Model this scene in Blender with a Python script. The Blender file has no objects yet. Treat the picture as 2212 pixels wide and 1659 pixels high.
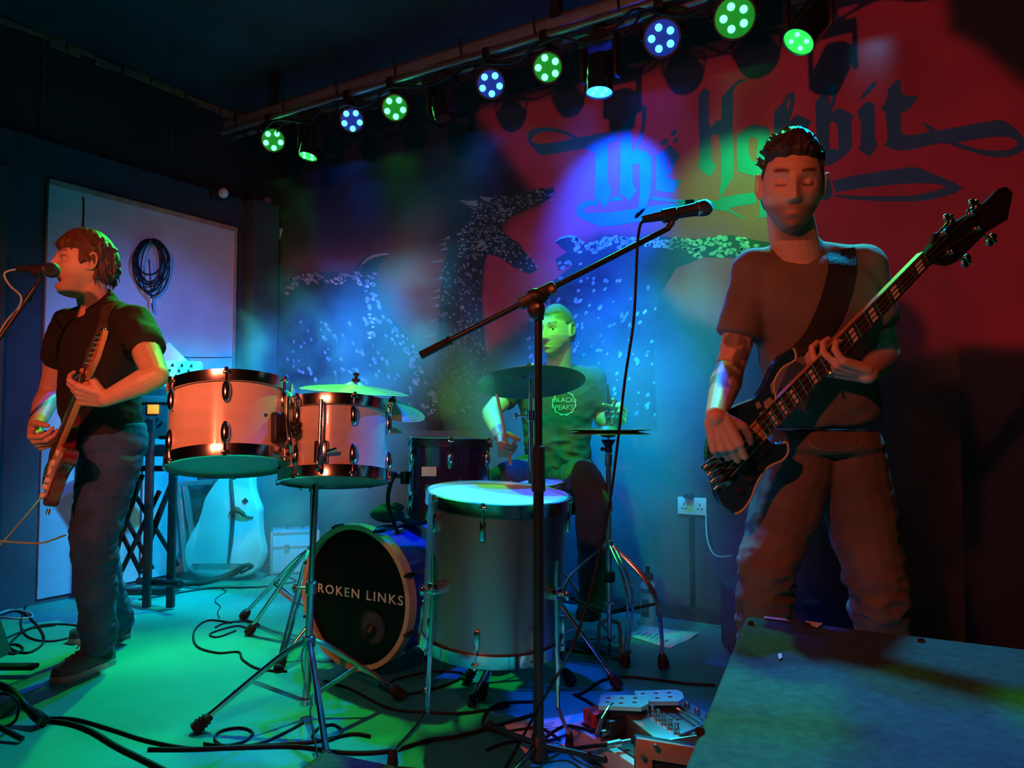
import bpy, bmesh, math, random
import numpy as np
from mathutils import Vector, Matrix, noise
from mathutils.geometry import tessellate_polygon
random.seed(7)
PI = math.pi
SC = bpy.context.scene
COL = SC.collection
# ---------------------------------------------------------------- camera
FPX = 1640.0
YAW, PITCH = math.radians(31.4), math.radians(2.81)
CAMPOS = Vector((0, 0, 1.0))
cam_data = bpy.data.cameras.new('camera')
cam_data.sensor_width = 36.0
cam_data.lens = FPX / 2212 * 36.0
cam_data.clip_start = 0.05
cam = bpy.data.objects.new('camera', cam_data)
COL.objects.link(cam)
cam.location = CAMPOS
cam.rotation_euler = (PI / 2 + PITCH, 0, YAW)
SC.camera = cam
RM = cam.rotation_euler.to_matrix()
CR, CU, CF = RM @ Vector((1, 0, 0)), RM @ Vector((0, 1, 0)), RM @ Vector((0, 0, -1))
def ray(x, y): return CF + CR * ((x - 1106) / FPX) - CU * ((y - 829.5) / FPX)
def P(x, y, d): return CAMPOS + ray(x, y) * d                    # point at depth d
def G(x, y, z=0.0):                                                # on a horizontal plane
    r = ray(x, y); return CAMPOS + r * ((z - 1.0) / r.z)
def WY(x, y, Y):                                                   # on a plane Y = const
    r = ray(x, y); return CAMPOS + r * (Y / r.y)
def LX(x, y, X):
    r = ray(x, y); return CAMPOS + r * (X / r.x)
# ---------------------------------------------------------------- view, world
SC.view_settings.view_transform = 'Standard'
SC.view_settings.look = 'None'
SC.view_settings.gamma = 1.0
SC.view_settings.exposure = 0.0
SC.view_settings.use_curve_mapping = False
w = bpy.data.worlds.new('room_dark'); SC.world = w; w.use_nodes = True
w.node_tree.nodes['Background'].inputs[0].default_value = (0.05, 0.12, 0.2, 1)
w.node_tree.nodes['Background'].inputs[1].default_value = 0.06
SC.cycles.max_bounces = 4
SC.cycles.volume_bounces = 0
SC.cycles.volume_step_rate = 2.5
SC.cycles.volume_preview_step_rate = 2.5
SC.cycles.use_denoising = True
SC.cycles.use_adaptive_sampling = True
SC.cycles.adaptive_threshold = .035
SC.cycles.sample_clamp_indirect = 3.0
# ---------------------------------------------------------------- lamps
WALL_Y, WALL_X, CEIL_Z = 3.82, -4.45, 3.19
RED = (1.0, 0.155, 0.068); GREEN = (0.02, 1.0, 0.12); BLUE = (0.0, 0.09, 1.0); CYAN = (0.0, 0.62, 1.0)
def spot(name, loc, target, power, color, angle, blend=0.4, radius=0.04):
    l = bpy.data.lights.new(name, 'SPOT'); l.energy = power; l.color = color
    l.spot_size = math.radians(angle); l.spot_blend = blend; l.shadow_soft_size = radius
    o = bpy.data.objects.new(name, l); COL.objects.link(o); o.location = loc
    o.rotation_euler = (Vector(target) - Vector(loc)).to_track_quat('-Z', 'Y').to_euler()
    return o
spot('front_warm_lamp', (-1.0, -.9, 2.1), (-3.1, 2.3, 1.15), 290, RED, 42, .8, .05)
spot('front_warm_fill_lamp', (-.55, -.7, 2.15), (-.9, 3.0, 1.7), 120, RED, 95, .5, .05)
spot('front_left_warm_lamp', (-2.1, -.2, 2.0), (-.45, 2.15, 1.3), 45, RED, 30, .8, .05)
spot('blue_head_beam', WY(1296, 205, 3.3), WY(1330, 420, 3.82), 330, BLUE, 66, .7, .03)
spot('blue_wall_wash', WY(1235, 120, 2.8), WY(1300, 900, 3.82), 950, (0, .13, 1), 44, .9, .05)
spot('blue_left_wall_wash', WY(800, 250, 2.9), WY(690, 900, 3.82), 850, (0, .15, 1), 46, .9, .05)
spot('green_head_right', WY(1735, 100, 3.15), WY(1600, 430, 3.82), 105, GREEN, 50, .8, .03)
spot('green_smoke_beam', WY(1600, 90, 3.0), WY(1450, 740, 3.75), 260, (0, 1, .5), 30, .9, .03)
spot('green_head_left', WY(668, 350, 3.2), (-3.6, 2.6, 0), 220, GREEN, 50, .6, .03)
for (x, y, c, e, tg) in ((590, 303, GREEN, 300, (-2.35, 1.15, 0)), (760, 260, BLUE, 230, (-3.2, 2.0, 0)), (853, 233, GREEN, 200, (-2.0, 1.6, 0)), (1060, 182, BLUE, 300, (-1.3, 2.2, 0)),
                     (1183, 146, GREEN, 120, (-1.2, .9, 0)), (1430, 82, BLUE, 330, (-.9, 1.4, 0)), (1587, 38, GREEN, 230, (-.25, 1.3, .56))):
    spot('par_beam', WY(x, y, 3.1), tg, e, c, 52, .45, .04)
spot('cyan_corner_wash', (-.75, 2.7, 2.8), WY(1405, 1150, 3.82), 330, (0, .38, 1), 40, .9, .05)
spot('cyan_side_wash', (-1.5, 2.7, 2.75), (-4.0, 3.15, .5), 1250, (0, .56, 1), 41, .8, .05)
spot('blue_board_wash', (-1.9, 2.4, 2.8), (-4.4, 2.9, .95), 300, (.02, .2, 1), 46, .9, .05)
spot('green_over_drummer', (-1.05, 1.5, 2.95), (-1.68, 3.05, 1.1), 560, (.02, 1, .08), 31, .6, .04)
spot('rear_cyan_rim', WY(1900, 40, 3.1), P(1760, 560, 2.1), 260, (0, .5, 1), 40, .7, .04)

# ---------------------------------------------------------------- materials
def mat(name, color, rough=0.5, metal=0.0, var=0.0, scale=6.0, bump=0.0, bscale=60.0, attr=None, spec=0.5, emit=None, estr=0.0, coat=0.0, stretch=None, alpha=None):
    m = bpy.data.materials.new(name); m.use_nodes = True
    nt = m.node_tree; b = nt.nodes['Principled BSDF']
    c = (*color, 1)
    b.inputs['Roughness'].default_value = rough
    b.inputs['Metallic'].default_value = metal
    b.inputs['Specular IOR Level'].default_value = spec
    b.inputs['Coat Weight'].default_value = coat
    tc = nt.nodes.new('ShaderNodeTexCoord'); src = tc.outputs['Object']
    if stretch:
        mp = nt.nodes.new('ShaderNodeMapping'); mp.inputs['Scale'].default_value = stretch
        nt.links.new(src, mp.inputs[0]); src = mp.outputs[0]
    base = None
    if attr:
        a = nt.nodes.new('ShaderNodeVertexColor'); a.layer_name = attr; base = a.outputs['Color']
    if var > 0:
        n = nt.nodes.new('ShaderNodeTexNoise'); n.inputs['Scale'].default_value = scale; n.inputs['Detail'].default_value = 5
        nt.links.new(src, n.inputs['Vector'])
        r = nt.nodes.new('ShaderNodeMapRange'); r.inputs['From Min'].default_value = 0.3; r.inputs['From Max'].default_value = 0.7
        r.inputs['To Min'].default_value = 1 - var; r.inputs['To Max'].default_value = 1 + var
        nt.links.new(n.outputs['Fac'], r.inputs['Value'])
        mx = nt.nodes.new('ShaderNodeMix'); mx.data_type = 'RGBA'; mx.blend_type = 'MULTIPLY'; mx.inputs['Factor'].default_value = 1
        if base: nt.links.new(base, mx.inputs['A'])
        else: mx.inputs['A'].default_value = c
        nt.links.new(r.outputs['Result'], mx.inputs['B']); base = mx.outputs['Result']
    if base: nt.links.new(base, b.inputs['Base Color'])
    else: b.inputs['Base Color'].default_value = c
    if bump > 0:
        n2 = nt.nodes.new('ShaderNodeTexNoise'); n2.inputs['Scale'].default_value = bscale; n2.inputs['Detail'].default_value = 4
        nt.links.new(src, n2.inputs['Vector'])
        bp = nt.nodes.new('ShaderNodeBump'); bp.inputs['Strength'].default_value = bump; bp.inputs['Distance'].default_value = 0.01
        nt.links.new(n2.outputs['Fac'], bp.inputs['Height']); nt.links.new(bp.outputs['Normal'], b.inputs['Normal'])
    if emit:
        b.inputs['Emission Color'].default_value = (*emit, 1); b.inputs['Emission Strength'].default_value = estr
    return m
M = {}
M['chrome'] = mat('chrome', (.75, .75, .77), .16, 1.0, .06, 30)
M['chrome_dull'] = mat('chrome_dull', (.55, .55, .57), .32, 1.0, .1, 20)
M['black_metal'] = mat('black_metal', (.02, .02, .022), .35, .2, .2, 12)
M['black_gloss'] = mat('black_gloss', (.012, .012, .015), .12, 0, .2, 8, coat=.5)
M['rubber'] = mat('black_rubber', (.012, .012, .012), .7, 0, .25, 30, .2, 120)
M['plastic'] = mat('black_plastic', (.018, .018, .02), .45, 0, .2, 14)
M['maple'] = mat('pale_pearl_lacquer', (.80, .66, .52), .22, 0, .1, 3, coat=.4, stretch=(1, 1, 9))
M['silverwrap'] = mat('brushed_silver_wrap', (.34, .35, .37), .34, .9, .1, 5, .02, 200, stretch=(3, 3, .4))
M['purple'] = mat('dark_purple_lacquer', (.03, .012, .05), .2, 0, .2, 4, coat=.5)
M['bluewrap'] = mat('deep_blue_lacquer', (.03, .05, .5), .18, 0, .15, 3, coat=.5)
M['hoopwood'] = mat('natural_wood_hoop', (.62, .40, .24), .4, 0, .15, 12)
M['drumhead'] = mat('coated_white_drumhead', (.78, .8, .8), .5, 0, .06, 7)
M['drumhead_clear'] = mat('smoky_drumhead', (.30, .33, .33), .35, 0, .15, 7)
M['blackhead'] = mat('black_drumhead', (.003, .003, .004), .4, 0, .1, 5, spec=.12)
M['print'] = mat('pale_print', (.75, .72, .72), .6, 0, .05, 30)
M['bronze'] = mat('cymbal_bronze', (.45, .42, .25), .33, .65, .12, 12, .05, 90)
M['bronze_dark'] = mat('dark_cymbal_bronze', (.17, .2, .12), .36, .6, .2, 10, .08, 90)
M['white'] = mat('white_plastic', (.78, .8, .8), .45, 0, .04, 8)
M['paper'] = mat('white_paper', (.80, .82, .84), .8, 0, .04, 20)
M['ink'] = mat('dark_ink', (.05, .05, .08), .8, 0, .1, 20)
M['casewhite'] = mat('white_case_shell', (.62, .82, .82), .45, 0, .05, 6, .03, 60)
M['leather'] = mat('brown_leather', (.16, .07, .035), .55, 0, .25, 18, .1, 80)
M['alu'] = mat('ribbed_aluminium', (.62, .64, .66), .38, .8, .08, 30, .05, 150)
M['cable'] = mat('black_cable', (.010, .012, .014), .55, 0, .2, 20, spec=.2)
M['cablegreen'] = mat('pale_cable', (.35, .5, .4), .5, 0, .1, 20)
M['carpet'] = mat('green_grey_speaker_carpet', (.02, .07, .062), .95, 0, .3, 60, .35, 300)
M['ply'] = mat('worn_wood_edge', (.40, .24, .15), .6, 0, .22, 14, .1, 60)
M['denim'] = mat('faded_blue_denim', (.022, .065, .19), .85, 0, .35, 9, .12, 320)
M['denim_brown'] = mat('brown_denim', (.15, .11, .085), .85, 0, .25, 9, .12, 320)
M['trousers'] = mat('dark_trousers', (.06, .075, .075), .9, 0, .2, 9, .1, 250)
M['shirt_black'] = mat('black_cotton', (.012, .009, .009), .9, 0, .15, 10, .08, 300)
M['shirt_grey'] = mat('grey_brown_cotton', (.16, .13, .11), .92, 0, .12, 10, .08, 300)
M['shirt_green'] = mat('charcoal_cotton', (.075, .08, .075), .92, 0, .12, 10, .08, 300)
M['strap'] = mat('woven_brown_strap', (.055, .04, .03), .8, 0, .25, 40, .1, 200)
M['skin'] = mat('skin', (1, 1, 1), .5, 0, .05, 20, .03, 120, attr='paint')
M['hair_ginger'] = mat('light_brown_hair', (.10, .045, .02), .5, 0, .35, 8, .4, 60, stretch=(8, 8, 1))
M['hair_dark'] = mat('dark_brown_hair', (.028, .017, .012), .45, 0, .4, 8, .4, 60, stretch=(8, 8, 1))
M['hair_buzz'] = mat('cropped_hair', (.16, .12, .09), .8, 0, .3, 60, .3, 400)
M['eye'] = mat('eye_white', (.7, .7, .68), .2)
M['iris'] = mat('dark_iris', (.03, .02, .015), .1)
M['shoe'] = mat('dark_blue_canvas_shoe', (.05, .07, .1), .7, 0, .2, 30, .1, 200)
M['sole'] = mat('white_rubber_sole', (.28, .32, .36), .6, 0, .1, 30)
M['fretwood'] = mat('rosewood', (.05, .025, .015), .4, 0, .3, 20, stretch=(1, 1, 6))
M['headwood'] = mat('maple_headstock', (.62, .27, .11), .3, 0, .1, 10)
M['bass_blue'] = mat('dark_blue_burst_lacquer', (.012, .045, .085), .15, 0, .3, 6, coat=.7)
M['guitar_red'] = mat('dark_red_lacquer', (.14, .012, .02), .2, 0, .1, 6, coat=.6)
M['pickguard'] = mat('cream_pickguard', (.62, .56, .5), .4, 0, .08, 20)
M['binding'] = mat('cream_binding', (.6, .45, .3), .5)
M['pearl'] = mat('pearl_inlay', (.6, .55, .5), .3)
M['string'] = mat('steel_string', (.8, .78, .74), .25, 1.0)
M['red_pedal'] = mat('red_enamel', (.5, .03, .03), .35, 0, .1, 20)
M['board'] = mat('scuffed_white_board', (.6, .58, .58), .5, 0, .12, 20)
M['gold'] = mat('ring_gold', (.8, .55, .25), .25, 1)
M['tape'] = mat('pale_tape', (.7, .75, .6), .6, 0, .1, 30)
M['brass'] = mat('brass_screw', (.6, .5, .3), .35, 1)
M['dark_grey'] = mat('dark_grey_case', (.05, .055, .06), .6, 0, .2, 20, .1, 100)
# ---------------------------------------------------------------- mesh builder
def frame(z, x=None):
    z = Vector(z).normalized()
    x = Vector(x) if x is not None else (Vector((1, 0, 0)) if abs(z.x) < .9 else Vector((0, 1, 0)))
    y = z.cross(x).normalized(); x = y.cross(z).normalized()
    return x, y, z
def mtx(loc, z=(0, 0, 1), x=None):
    a, b, c = frame(z, x)
    m = Matrix((a, b, c)).transposed().to_4x4(); m.translation = Vector(loc); return m
def axes(loc, x, y, z):
    m = Matrix((Vector(x), Vector(y), Vector(z))).transposed().to_4x4(); m.translation = Vector(loc); return m
class MB:
    def __init__(s): s.v = []; s.f = []
    def add(s, vs, fs):
        n = len(s.v); s.v += [tuple(p) for p in vs]; s.f += [tuple(i + n for i in f) for f in fs]; return s
    def box(s, m, sx, sy, sz, bev=0.0):
        hx, hy, hz = sx / 2, sy / 2, sz / 2
        if bev <= 0:
            vs = [m @ Vector((x * hx, y * hy, z * hz)) for x in (-1, 1) for y in (-1, 1) for z in (-1, 1)]
            return s.add(vs, [(0, 1, 3, 2), (4, 6, 7, 5), (0, 4, 5, 1), (2, 3, 7, 6), (0, 2, 6, 4), (1, 5, 7, 3)])
        bm = bmesh.new(); bmesh.ops.create_cube(bm, size=1)
        for v in bm.verts: v.co = Vector((v.co.x * sx, v.co.y * sy, v.co.z * sz))
        bmesh.ops.bevel(bm, geom=bm.edges[:], offset=bev, segments=2, affect='EDGES', profile=.5)
        bm.verts.index_update()
        s.add([m @ v.co for v in bm.verts], [[v.index for v in f.verts] for f in bm.faces]); bm.free(); return s
    def loft(s, rings, cap=True, closed=False):
        n = len(rings[0]); k = len(rings); vs = [p for r in rings for p in r]; fs = []
        for i in range(k if closed else k - 1):
            a, b = i * n, ((i + 1) % k) * n
            for j in range(n): fs.append((a + j, a + (j + 1) % n, b + (j + 1) % n, b + j))
        if cap and not closed: fs.append(tuple(reversed(range(n)))); fs.append(tuple(range((k - 1) * n, k * n)))
        return s.add(vs, fs)
    def cyl(s, p0, p1, r0, r1=None, n=14, bev=0):
        p0, p1 = Vector(p0), Vector(p1); r1 = r0 if r1 is None else r1
        x, y, z = frame(p1 - p0); L = (p1 - p0).length
        pr = [(0, r0), (L, r1)] if not bev else [(0, r0 - bev), (bev, r0), (L - bev, r1), (L, r1 - bev)]
        return s.loft([[p0 + z * h + (x * math.cos(2 * PI * i / n) + y * math.sin(2 * PI * i / n)) * r for i in range(n)] for h, r in pr])
    def lathe(s, m, prof, n=32, cap=True):                       # prof: (r, z)
        return s.loft([[m @ Vector((r * math.cos(2 * PI * i / n), r * math.sin(2 * PI * i / n), h)) for i in range(n)] for r, h in prof], cap)
    def ring(s, m, prof, n=48):                                   # closed profile revolved
        rings = [[m @ Vector((r * math.cos(2 * PI * i / n), r * math.sin(2 * PI * i / n), h)) for i in range(n)] for r, h in prof]
        return s.loft(rings, False, True)
    def ball(s, c, r, n=12, m=None, sc=(1, 1, 1)):
        c = Vector(c); rr = []
        for i in range(1, n):
            t = PI * i / n; row = []
            for j in range(n * 2):
                a = PI * j / n; q = Vector((math.sin(t) * math.cos(a) * sc[0], math.sin(t) * math.sin(a) * sc[1], -math.cos(t) * sc[2])) * r
                row.append(c + (m.to_3x3() @ q if m else q))
            rr.append(row)
        return s.loft(rr)
    def tube(s, pts, r, n=8, sub=6, closed=False):
        pts = curve(pts, sub, closed) if sub > 1 else [Vector(p) for p in pts]
        k = len(pts); rings = []; x = None
        for i, p in enumerate(pts):
            a = pts[i - 1] if (i > 0 or closed) else p; b = pts[(i + 1) % k] if (i < k - 1 or closed) else p
            t = (b - a)
            if t.length < 1e-9: t = Vector((0, 0, 1))
            xx, y, z = frame(t, x if x is not None and abs(t.normalized().dot(x)) < .99 else None); x = xx
            rr = r[min(i * len(r) // k, len(r) - 1)] if isinstance(r, (list, tuple)) else r
            rings.append([p + (xx * math.cos(2 * PI * j / n) + y * math.sin(2 * PI * j / n)) * rr for j in range(n)])
        return s.loft(rings, not closed, closed)
    def prism(s, m, loops, d0, d1):                               # 2D loops (outer, holes...) extruded in local z
        flat = [[Vector((p[0], p[1], 0)) for p in lp] for lp in loops]
        tri = tessellate_polygon(flat); pts = [p for lp in flat for p in lp]; n = len(pts)
        vs = [m @ Vector((p.x, p.y, d0)) for p in pts] + [m @ Vector((p.x, p.y, d1)) for p in pts]
        fs = [tuple(reversed(t)) for t in tri] + [tuple(i + n for i in t) for t in tri]
        o = 0
        for lp in flat:
            k = len(lp)
            for i in range(k): fs.append((o + i, o + (i + 1) % k, o + (i + 1) % k + n, o + i + n))
            o += k
        return s.add(vs, fs)
    def capsule(s, p0, p1, r0, r1, n=12):
        p0, p1 = Vector(p0), Vector(p1); x, y, z = frame(p1 - p0) if (p1 - p0).length > 1e-6 else frame((0, 0, 1))
        rr = []
        for p, r, ts in ((p0, r0, [-80, -60, -35, -10, 0]), (p1, r1, [0, 10, 35, 60, 80])):
            for t in ts:
                a = math.radians(t)
                rr.append([p + z * (r * math.sin(a)) + (x * math.cos(2 * PI * i / n) + y * math.sin(2 * PI * i / n)) * (r * math.cos(a)) for i in range(n)])
        return s.loft(rr)
def curve(pts, sub=6, closed=False):
    pts = [Vector(p) for p in pts]; n = len(pts); out = []
    rng = range(n if closed else n - 1)
    for i in rng:
        if closed: p0, p1, p2, p3 = pts[i - 1], pts[i], pts[(i + 1) % n], pts[(i + 2) % n]
        else: p0, p1, p2, p3 = pts[max(i - 1, 0)], pts[i], pts[i + 1], pts[min(i + 2, n - 1)]
        for k in range(sub):
            t = k / sub
            out.append(.5 * ((2 * p1) + (p2 - p0) * t + (2 * p0 - 5 * p1 + 4 * p2 - p3) * t * t + (3 * p1 - p0 - 3 * p2 + p3) * t ** 3))
    if not closed: out.append(pts[-1])
    return out
ROOT = {}
def link(name, me, parent=None):
    o = bpy.data.objects.new(name, me); COL.objects.link(o)
    if parent is not None: o.parent = parent
    return o
def smooth(me, ang=40):
    me.polygons.foreach_set('use_smooth', [True] * len(me.polygons))
    try: me.set_sharp_from_angle(angle=math.radians(ang))
    except Exception: pass
def obj(name, mb, m, parent=None, sm=True, label=None, ang=40):
    """one mesh object; vertices are given in world space, stored relative to the thing's base"""
    off = Vector((0, 0, 0)); p = parent
    while p is not None: off += p.location; p = p.parent
    me = bpy.data.meshes.new(name)
    me.from_pydata([(v[0] - off.x, v[1] - off.y, v[2] - off.z) for v in mb.v], [], mb.f)
    bm = bmesh.new(); bm.from_mesh(me); bmesh.ops.recalc_face_normals(bm, faces=bm.faces[:]); bm.to_mesh(me); bm.free()
    if sm: smooth(me, ang)
    me.materials.append(M[m] if isinstance(m, str) else m)
    o = link(name, me, parent)
    if label: o['label'] = label
    return o
def thing(name, label, cat, loc, group=None):
    o = bpy.data.objects.new(name, None); COL.objects.link(o); o.location = Vector(loc); o.empty_display_size = .05
    o['label'] = label; o['category'] = cat
    if group: o['group'] = group
    return o
def single(name, mb, m, label, cat, group=None, kind=None, sm=True, base=None):
    base = Vector(base) if base is not None else Vector((sum(v[0] for v in mb.v) / len(mb.v), sum(v[1] for v in mb.v) / len(mb.v), min(v[2] for v in mb.v)))
    me = bpy.data.meshes.new(name)
    me.from_pydata([(v[0] - base.x, v[1] - base.y, v[2] - base.z) for v in mb.v], [], mb.f)
    bm = bmesh.new(); bm.from_mesh(me); bmesh.ops.recalc_face_normals(bm, faces=bm.faces[:]); bm.to_mesh(me); bm.free()
    if sm: smooth(me)
    me.materials.append(M[m] if isinstance(m, str) else m)
    o = link(name, me); o.location = base; o['label'] = label; o['category'] = cat
    if group: o['group'] = group
    if kind: o['kind'] = kind
    return o
def struct(name, mb, m, parent=None, label=None, sm=False):
    o = obj(name, mb, m, parent, sm)
    if parent is None: o['kind'] = 'structure'
    if label: o['label'] = label
    return o
I4 = Matrix.Identity(4)
def T(x, y, z): return Matrix.Translation((x, y, z))
def islands(mb):
    par = list(range(len(mb.v)))
    def fd(i):
        while par[i] != i: par[i] = par[par[i]]; i = par[i]
        return i
    for f in mb.f:
        for j in f[1:]: par[fd(j)] = fd(f[0])
    gr = {}
    for f in mb.f: gr.setdefault(fd(f[0]), []).append(f)
    out = []
    for fs in gr.values():
        ids = sorted({i for f in fs for i in f}); mp = {i: k for k, i in enumerate(ids)}
        b = MB(); b.v = [mb.v[i] for i in ids]; b.f = [tuple(mp[i] for i in f) for f in fs]; out.append(b)
    return out
def text_letters(body, size, m, ex, sp, bold, mt_, parent):
    for b in islands(text_mb(body, size, m, ex, sp, bold)): obj('letter', b, mt_, parent, False)
def text_mb(body, size, m, extrude=.0008, spacing=1.0, bold=0.0):
    c = bpy.data.curves.new('t', 'FONT'); c.body = body; c.size = size; c.extrude = extrude; c.offset = bold
    c.align_x = 'CENTER'; c.align_y = 'CENTER'; c.space_character = spacing; c.resolution_u = 3
    o = bpy.data.objects.new('t', c); COL.objects.link(o); bpy.context.view_layer.update()
    me = bpy.data.meshes.new_from_object(o.evaluated_get(bpy.context.evaluated_depsgraph_get()))
    mb = MB(); mb.add([m @ v.co for v in me.vertices], [tuple(p.vertices) for p in me.polygons])
    bpy.data.objects.remove(o); bpy.data.curves.remove(c); bpy.data.meshes.remove(me)
    return mb

# ================================================================ ROOM
M['floor'] = mat('teal_stage_floor', (.02, .27, .23), .5, 0, .22, 2.2, .12, 40)
M['ceiling'] = mat('black_ceiling', (.022, .03, .036), .8, 0, .35, 3, .15, 40)
M['wall_dark'] = mat('navy_wall_paint', (.035, .045, .06), .75, 0, .25, 4, .1, 60)
M['wall_upper'] = mat('black_wall_paint', (.018, .017, .018), .8, 0, .3, 4, .1, 60)
M['mural'] = mat('mural_paint', (1, 1, 1), .72, 0, .10, 5, .06, 60, attr='paint')
M['letter'] = mat('slate_letter_paint', (.03, .145, .29), .7, 0, .12, 12)
M['beast'] = mat('blue_black_mural_paint', (.03, .04, .055), .75, 0, .3, 9)
M['scale'] = mat('pale_scale_paint', (.27, .31, .42), .7, 0, .5, 9)
X0, X1, Y0 = WALL_X, 2.6, -3.2
b = MB(); b.box(T((X0 + X1) / 2, (Y0 + WALL_Y) / 2, -.05), X1 - X0 + .4, WALL_Y - Y0 + .4, .1)
struct('floor', b, 'floor')
b = MB(); b.box(T((X0 + X1) / 2, (Y0 + WALL_Y) / 2, CEIL_Z + .05), X1 - X0 + .4, WALL_Y - Y0 + .4, .1)
struct('ceiling', b, 'ceiling')
b = MB(); b.box(T(X0 - .05, (Y0 + WALL_Y) / 2, CEIL_Z / 2), .1, WALL_Y - Y0, CEIL_Z)
wl = struct('wall_left', b, 'wall_upper')
b = MB(); b.box(T(X0 + .025, (Y0 + WALL_Y) / 2, 1.285), .05, WALL_Y - Y0 - .02, 2.57)
lowl = struct('trim_1', b, 'wall_dark')
b = MB(); b.box(T(X1 + .05, (Y0 + WALL_Y) / 2, CEIL_Z / 2), .1, WALL_Y - Y0, CEIL_Z); struct('wall_right', b, 'wall_upper')
b = MB(); b.box(T((X0 + X1) / 2, Y0 - .05, CEIL_Z / 2), X1 - X0, .1, CEIL_Z); struct('wall_front', b, 'wall_upper')
# ---- back wall with its painted field, red light's limits at right painted in
def proj(pts):                                   # world -> pixel of the photograph, to look up paint colours
    a = np.array(pts) - np.array(CAMPOS)
    d = a @ np.array(CF); return 1106 + FPX * (a @ np.array(CR)) / d, 829.5 - FPX * (a @ np.array(CU)) / d
def pdist(px, py, poly):                         # signed distance to polygon, inside positive
    n = len(poly); best = np.full(px.shape, 1e9); ins = np.zeros(px.shape, bool)
    for i in range(n):
        ax, ay = poly[i]; bx, by = poly[(i + 1) % n]; dx, dy = bx - ax, by - ay
        t = np.clip(((px - ax) * dx + (py - ay) * dy) / (dx * dx + dy * dy + 1e-9), 0, 1)
        best = np.minimum(best, np.hypot(px - ax - t * dx, py - ay - t * dy))
        c = ((ay > py) != (by > py)) & (px < (bx - ax) * (py - ay) / (by - ay + 1e-12) + ax)
        ins ^= c
    return np.where(ins, best, -best)
def soft(px, py, poly, wid): return 1 / (1 + np.exp(-pdist(px, py, poly) / wid * 2.2))
nx, nz = 300, 150
xs = np.linspace(X0, X1, nx + 1); zs = np.linspace(0, CEIL_Z, nz + 1)
vs = [(x, WALL_Y, z) for z in zs for x in xs]
fs = [(j * (nx + 1) + i, j * (nx + 1) + i + 1, (j + 1) * (nx + 1) + i + 1, (j + 1) * (nx + 1) + i) for j in range(nz) for i in range(nx)]
me = bpy.data.meshes.new('wall_back'); me.from_pydata(vs, [], fs)
px, py = proj(vs)
red1 = [(1030, 240), (1150, 215), (1290, 185), (1520, 128), (1700, 92), (1760, -60), (2030, -60), (2050, 70), (2120, 110), (2215, 190), (2400, 260), (2500, 700), (2300, 760), (2100, 740), (1950, 780), (1700, 760), (1480, 680), (1430, 620), (1420, 520), (1300, 500), (1260, 520), (1250, 600), (1150, 690), (1050, 760), (1040, 640), (1050, 540), (1110, 470), (1170, 440), (1130, 380)]  # red paint; right-hand limits paint in the red lamp's footprint and fixture shadow
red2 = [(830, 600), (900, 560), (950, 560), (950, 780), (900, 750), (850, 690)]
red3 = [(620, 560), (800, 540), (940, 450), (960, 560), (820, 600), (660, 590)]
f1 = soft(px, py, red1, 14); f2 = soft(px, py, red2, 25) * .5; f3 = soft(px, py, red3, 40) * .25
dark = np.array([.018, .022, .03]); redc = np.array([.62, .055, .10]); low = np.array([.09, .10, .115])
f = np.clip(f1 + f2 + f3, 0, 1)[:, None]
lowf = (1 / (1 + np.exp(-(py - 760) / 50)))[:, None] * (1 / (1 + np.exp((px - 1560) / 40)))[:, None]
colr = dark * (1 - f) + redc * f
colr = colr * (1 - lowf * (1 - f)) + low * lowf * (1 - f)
nzv = np.array([noise.noise(Vector((v[0] * 2.3, v[2] * 2.3, 3))) for v in vs])[:, None]
colr = np.clip(colr * (1 + .35 * nzv), 0, 1)
at = me.color_attributes.new('paint', 'FLOAT_COLOR', 'POINT')
at.data.foreach_set('color', np.concatenate([colr, np.ones((len(vs), 1))], 1).astype(np.float32).ravel())
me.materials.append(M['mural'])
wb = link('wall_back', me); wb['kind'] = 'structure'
def onwall(p, off): q = WY(p[0], p[1], WALL_Y - off); return q
def flat(name, loops_list, off, m, parent, label=None):
    mb = MB()
    for loops in loops_list:
        pts = [onwall(p, off) for lp in loops for p in lp]
        tri = tessellate_polygon([[Vector((q.x, q.z, 0)) for q in (onwall(p, off) for p in lp)] for lp in loops])
        mb.add(pts, [tuple(t) for t in tri])
    return obj(name, mb, m, parent, False, label)
Z1 = lambda L: [(1120 + x * .18087, 200 + y * .18087) for x, y in L]
Z2 = lambda L: [(1480 + x * .211, 150 + y * .211) for x, y in L]
Z3 = lambda L: [(1780 + x * .1989, 130 + y * .1989) for x, y in L]
def ell(cx, cy, a, b_, t): return [(cx + a * math.cos(k * PI / 7) * math.cos(t) - b_ * math.sin(k * PI / 7) * math.sin(t), cy + a * math.cos(k * PI / 7) * math.sin(t) + b_ * math.sin(k * PI / 7) * math.cos(t)) for k in range(14)]
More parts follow.
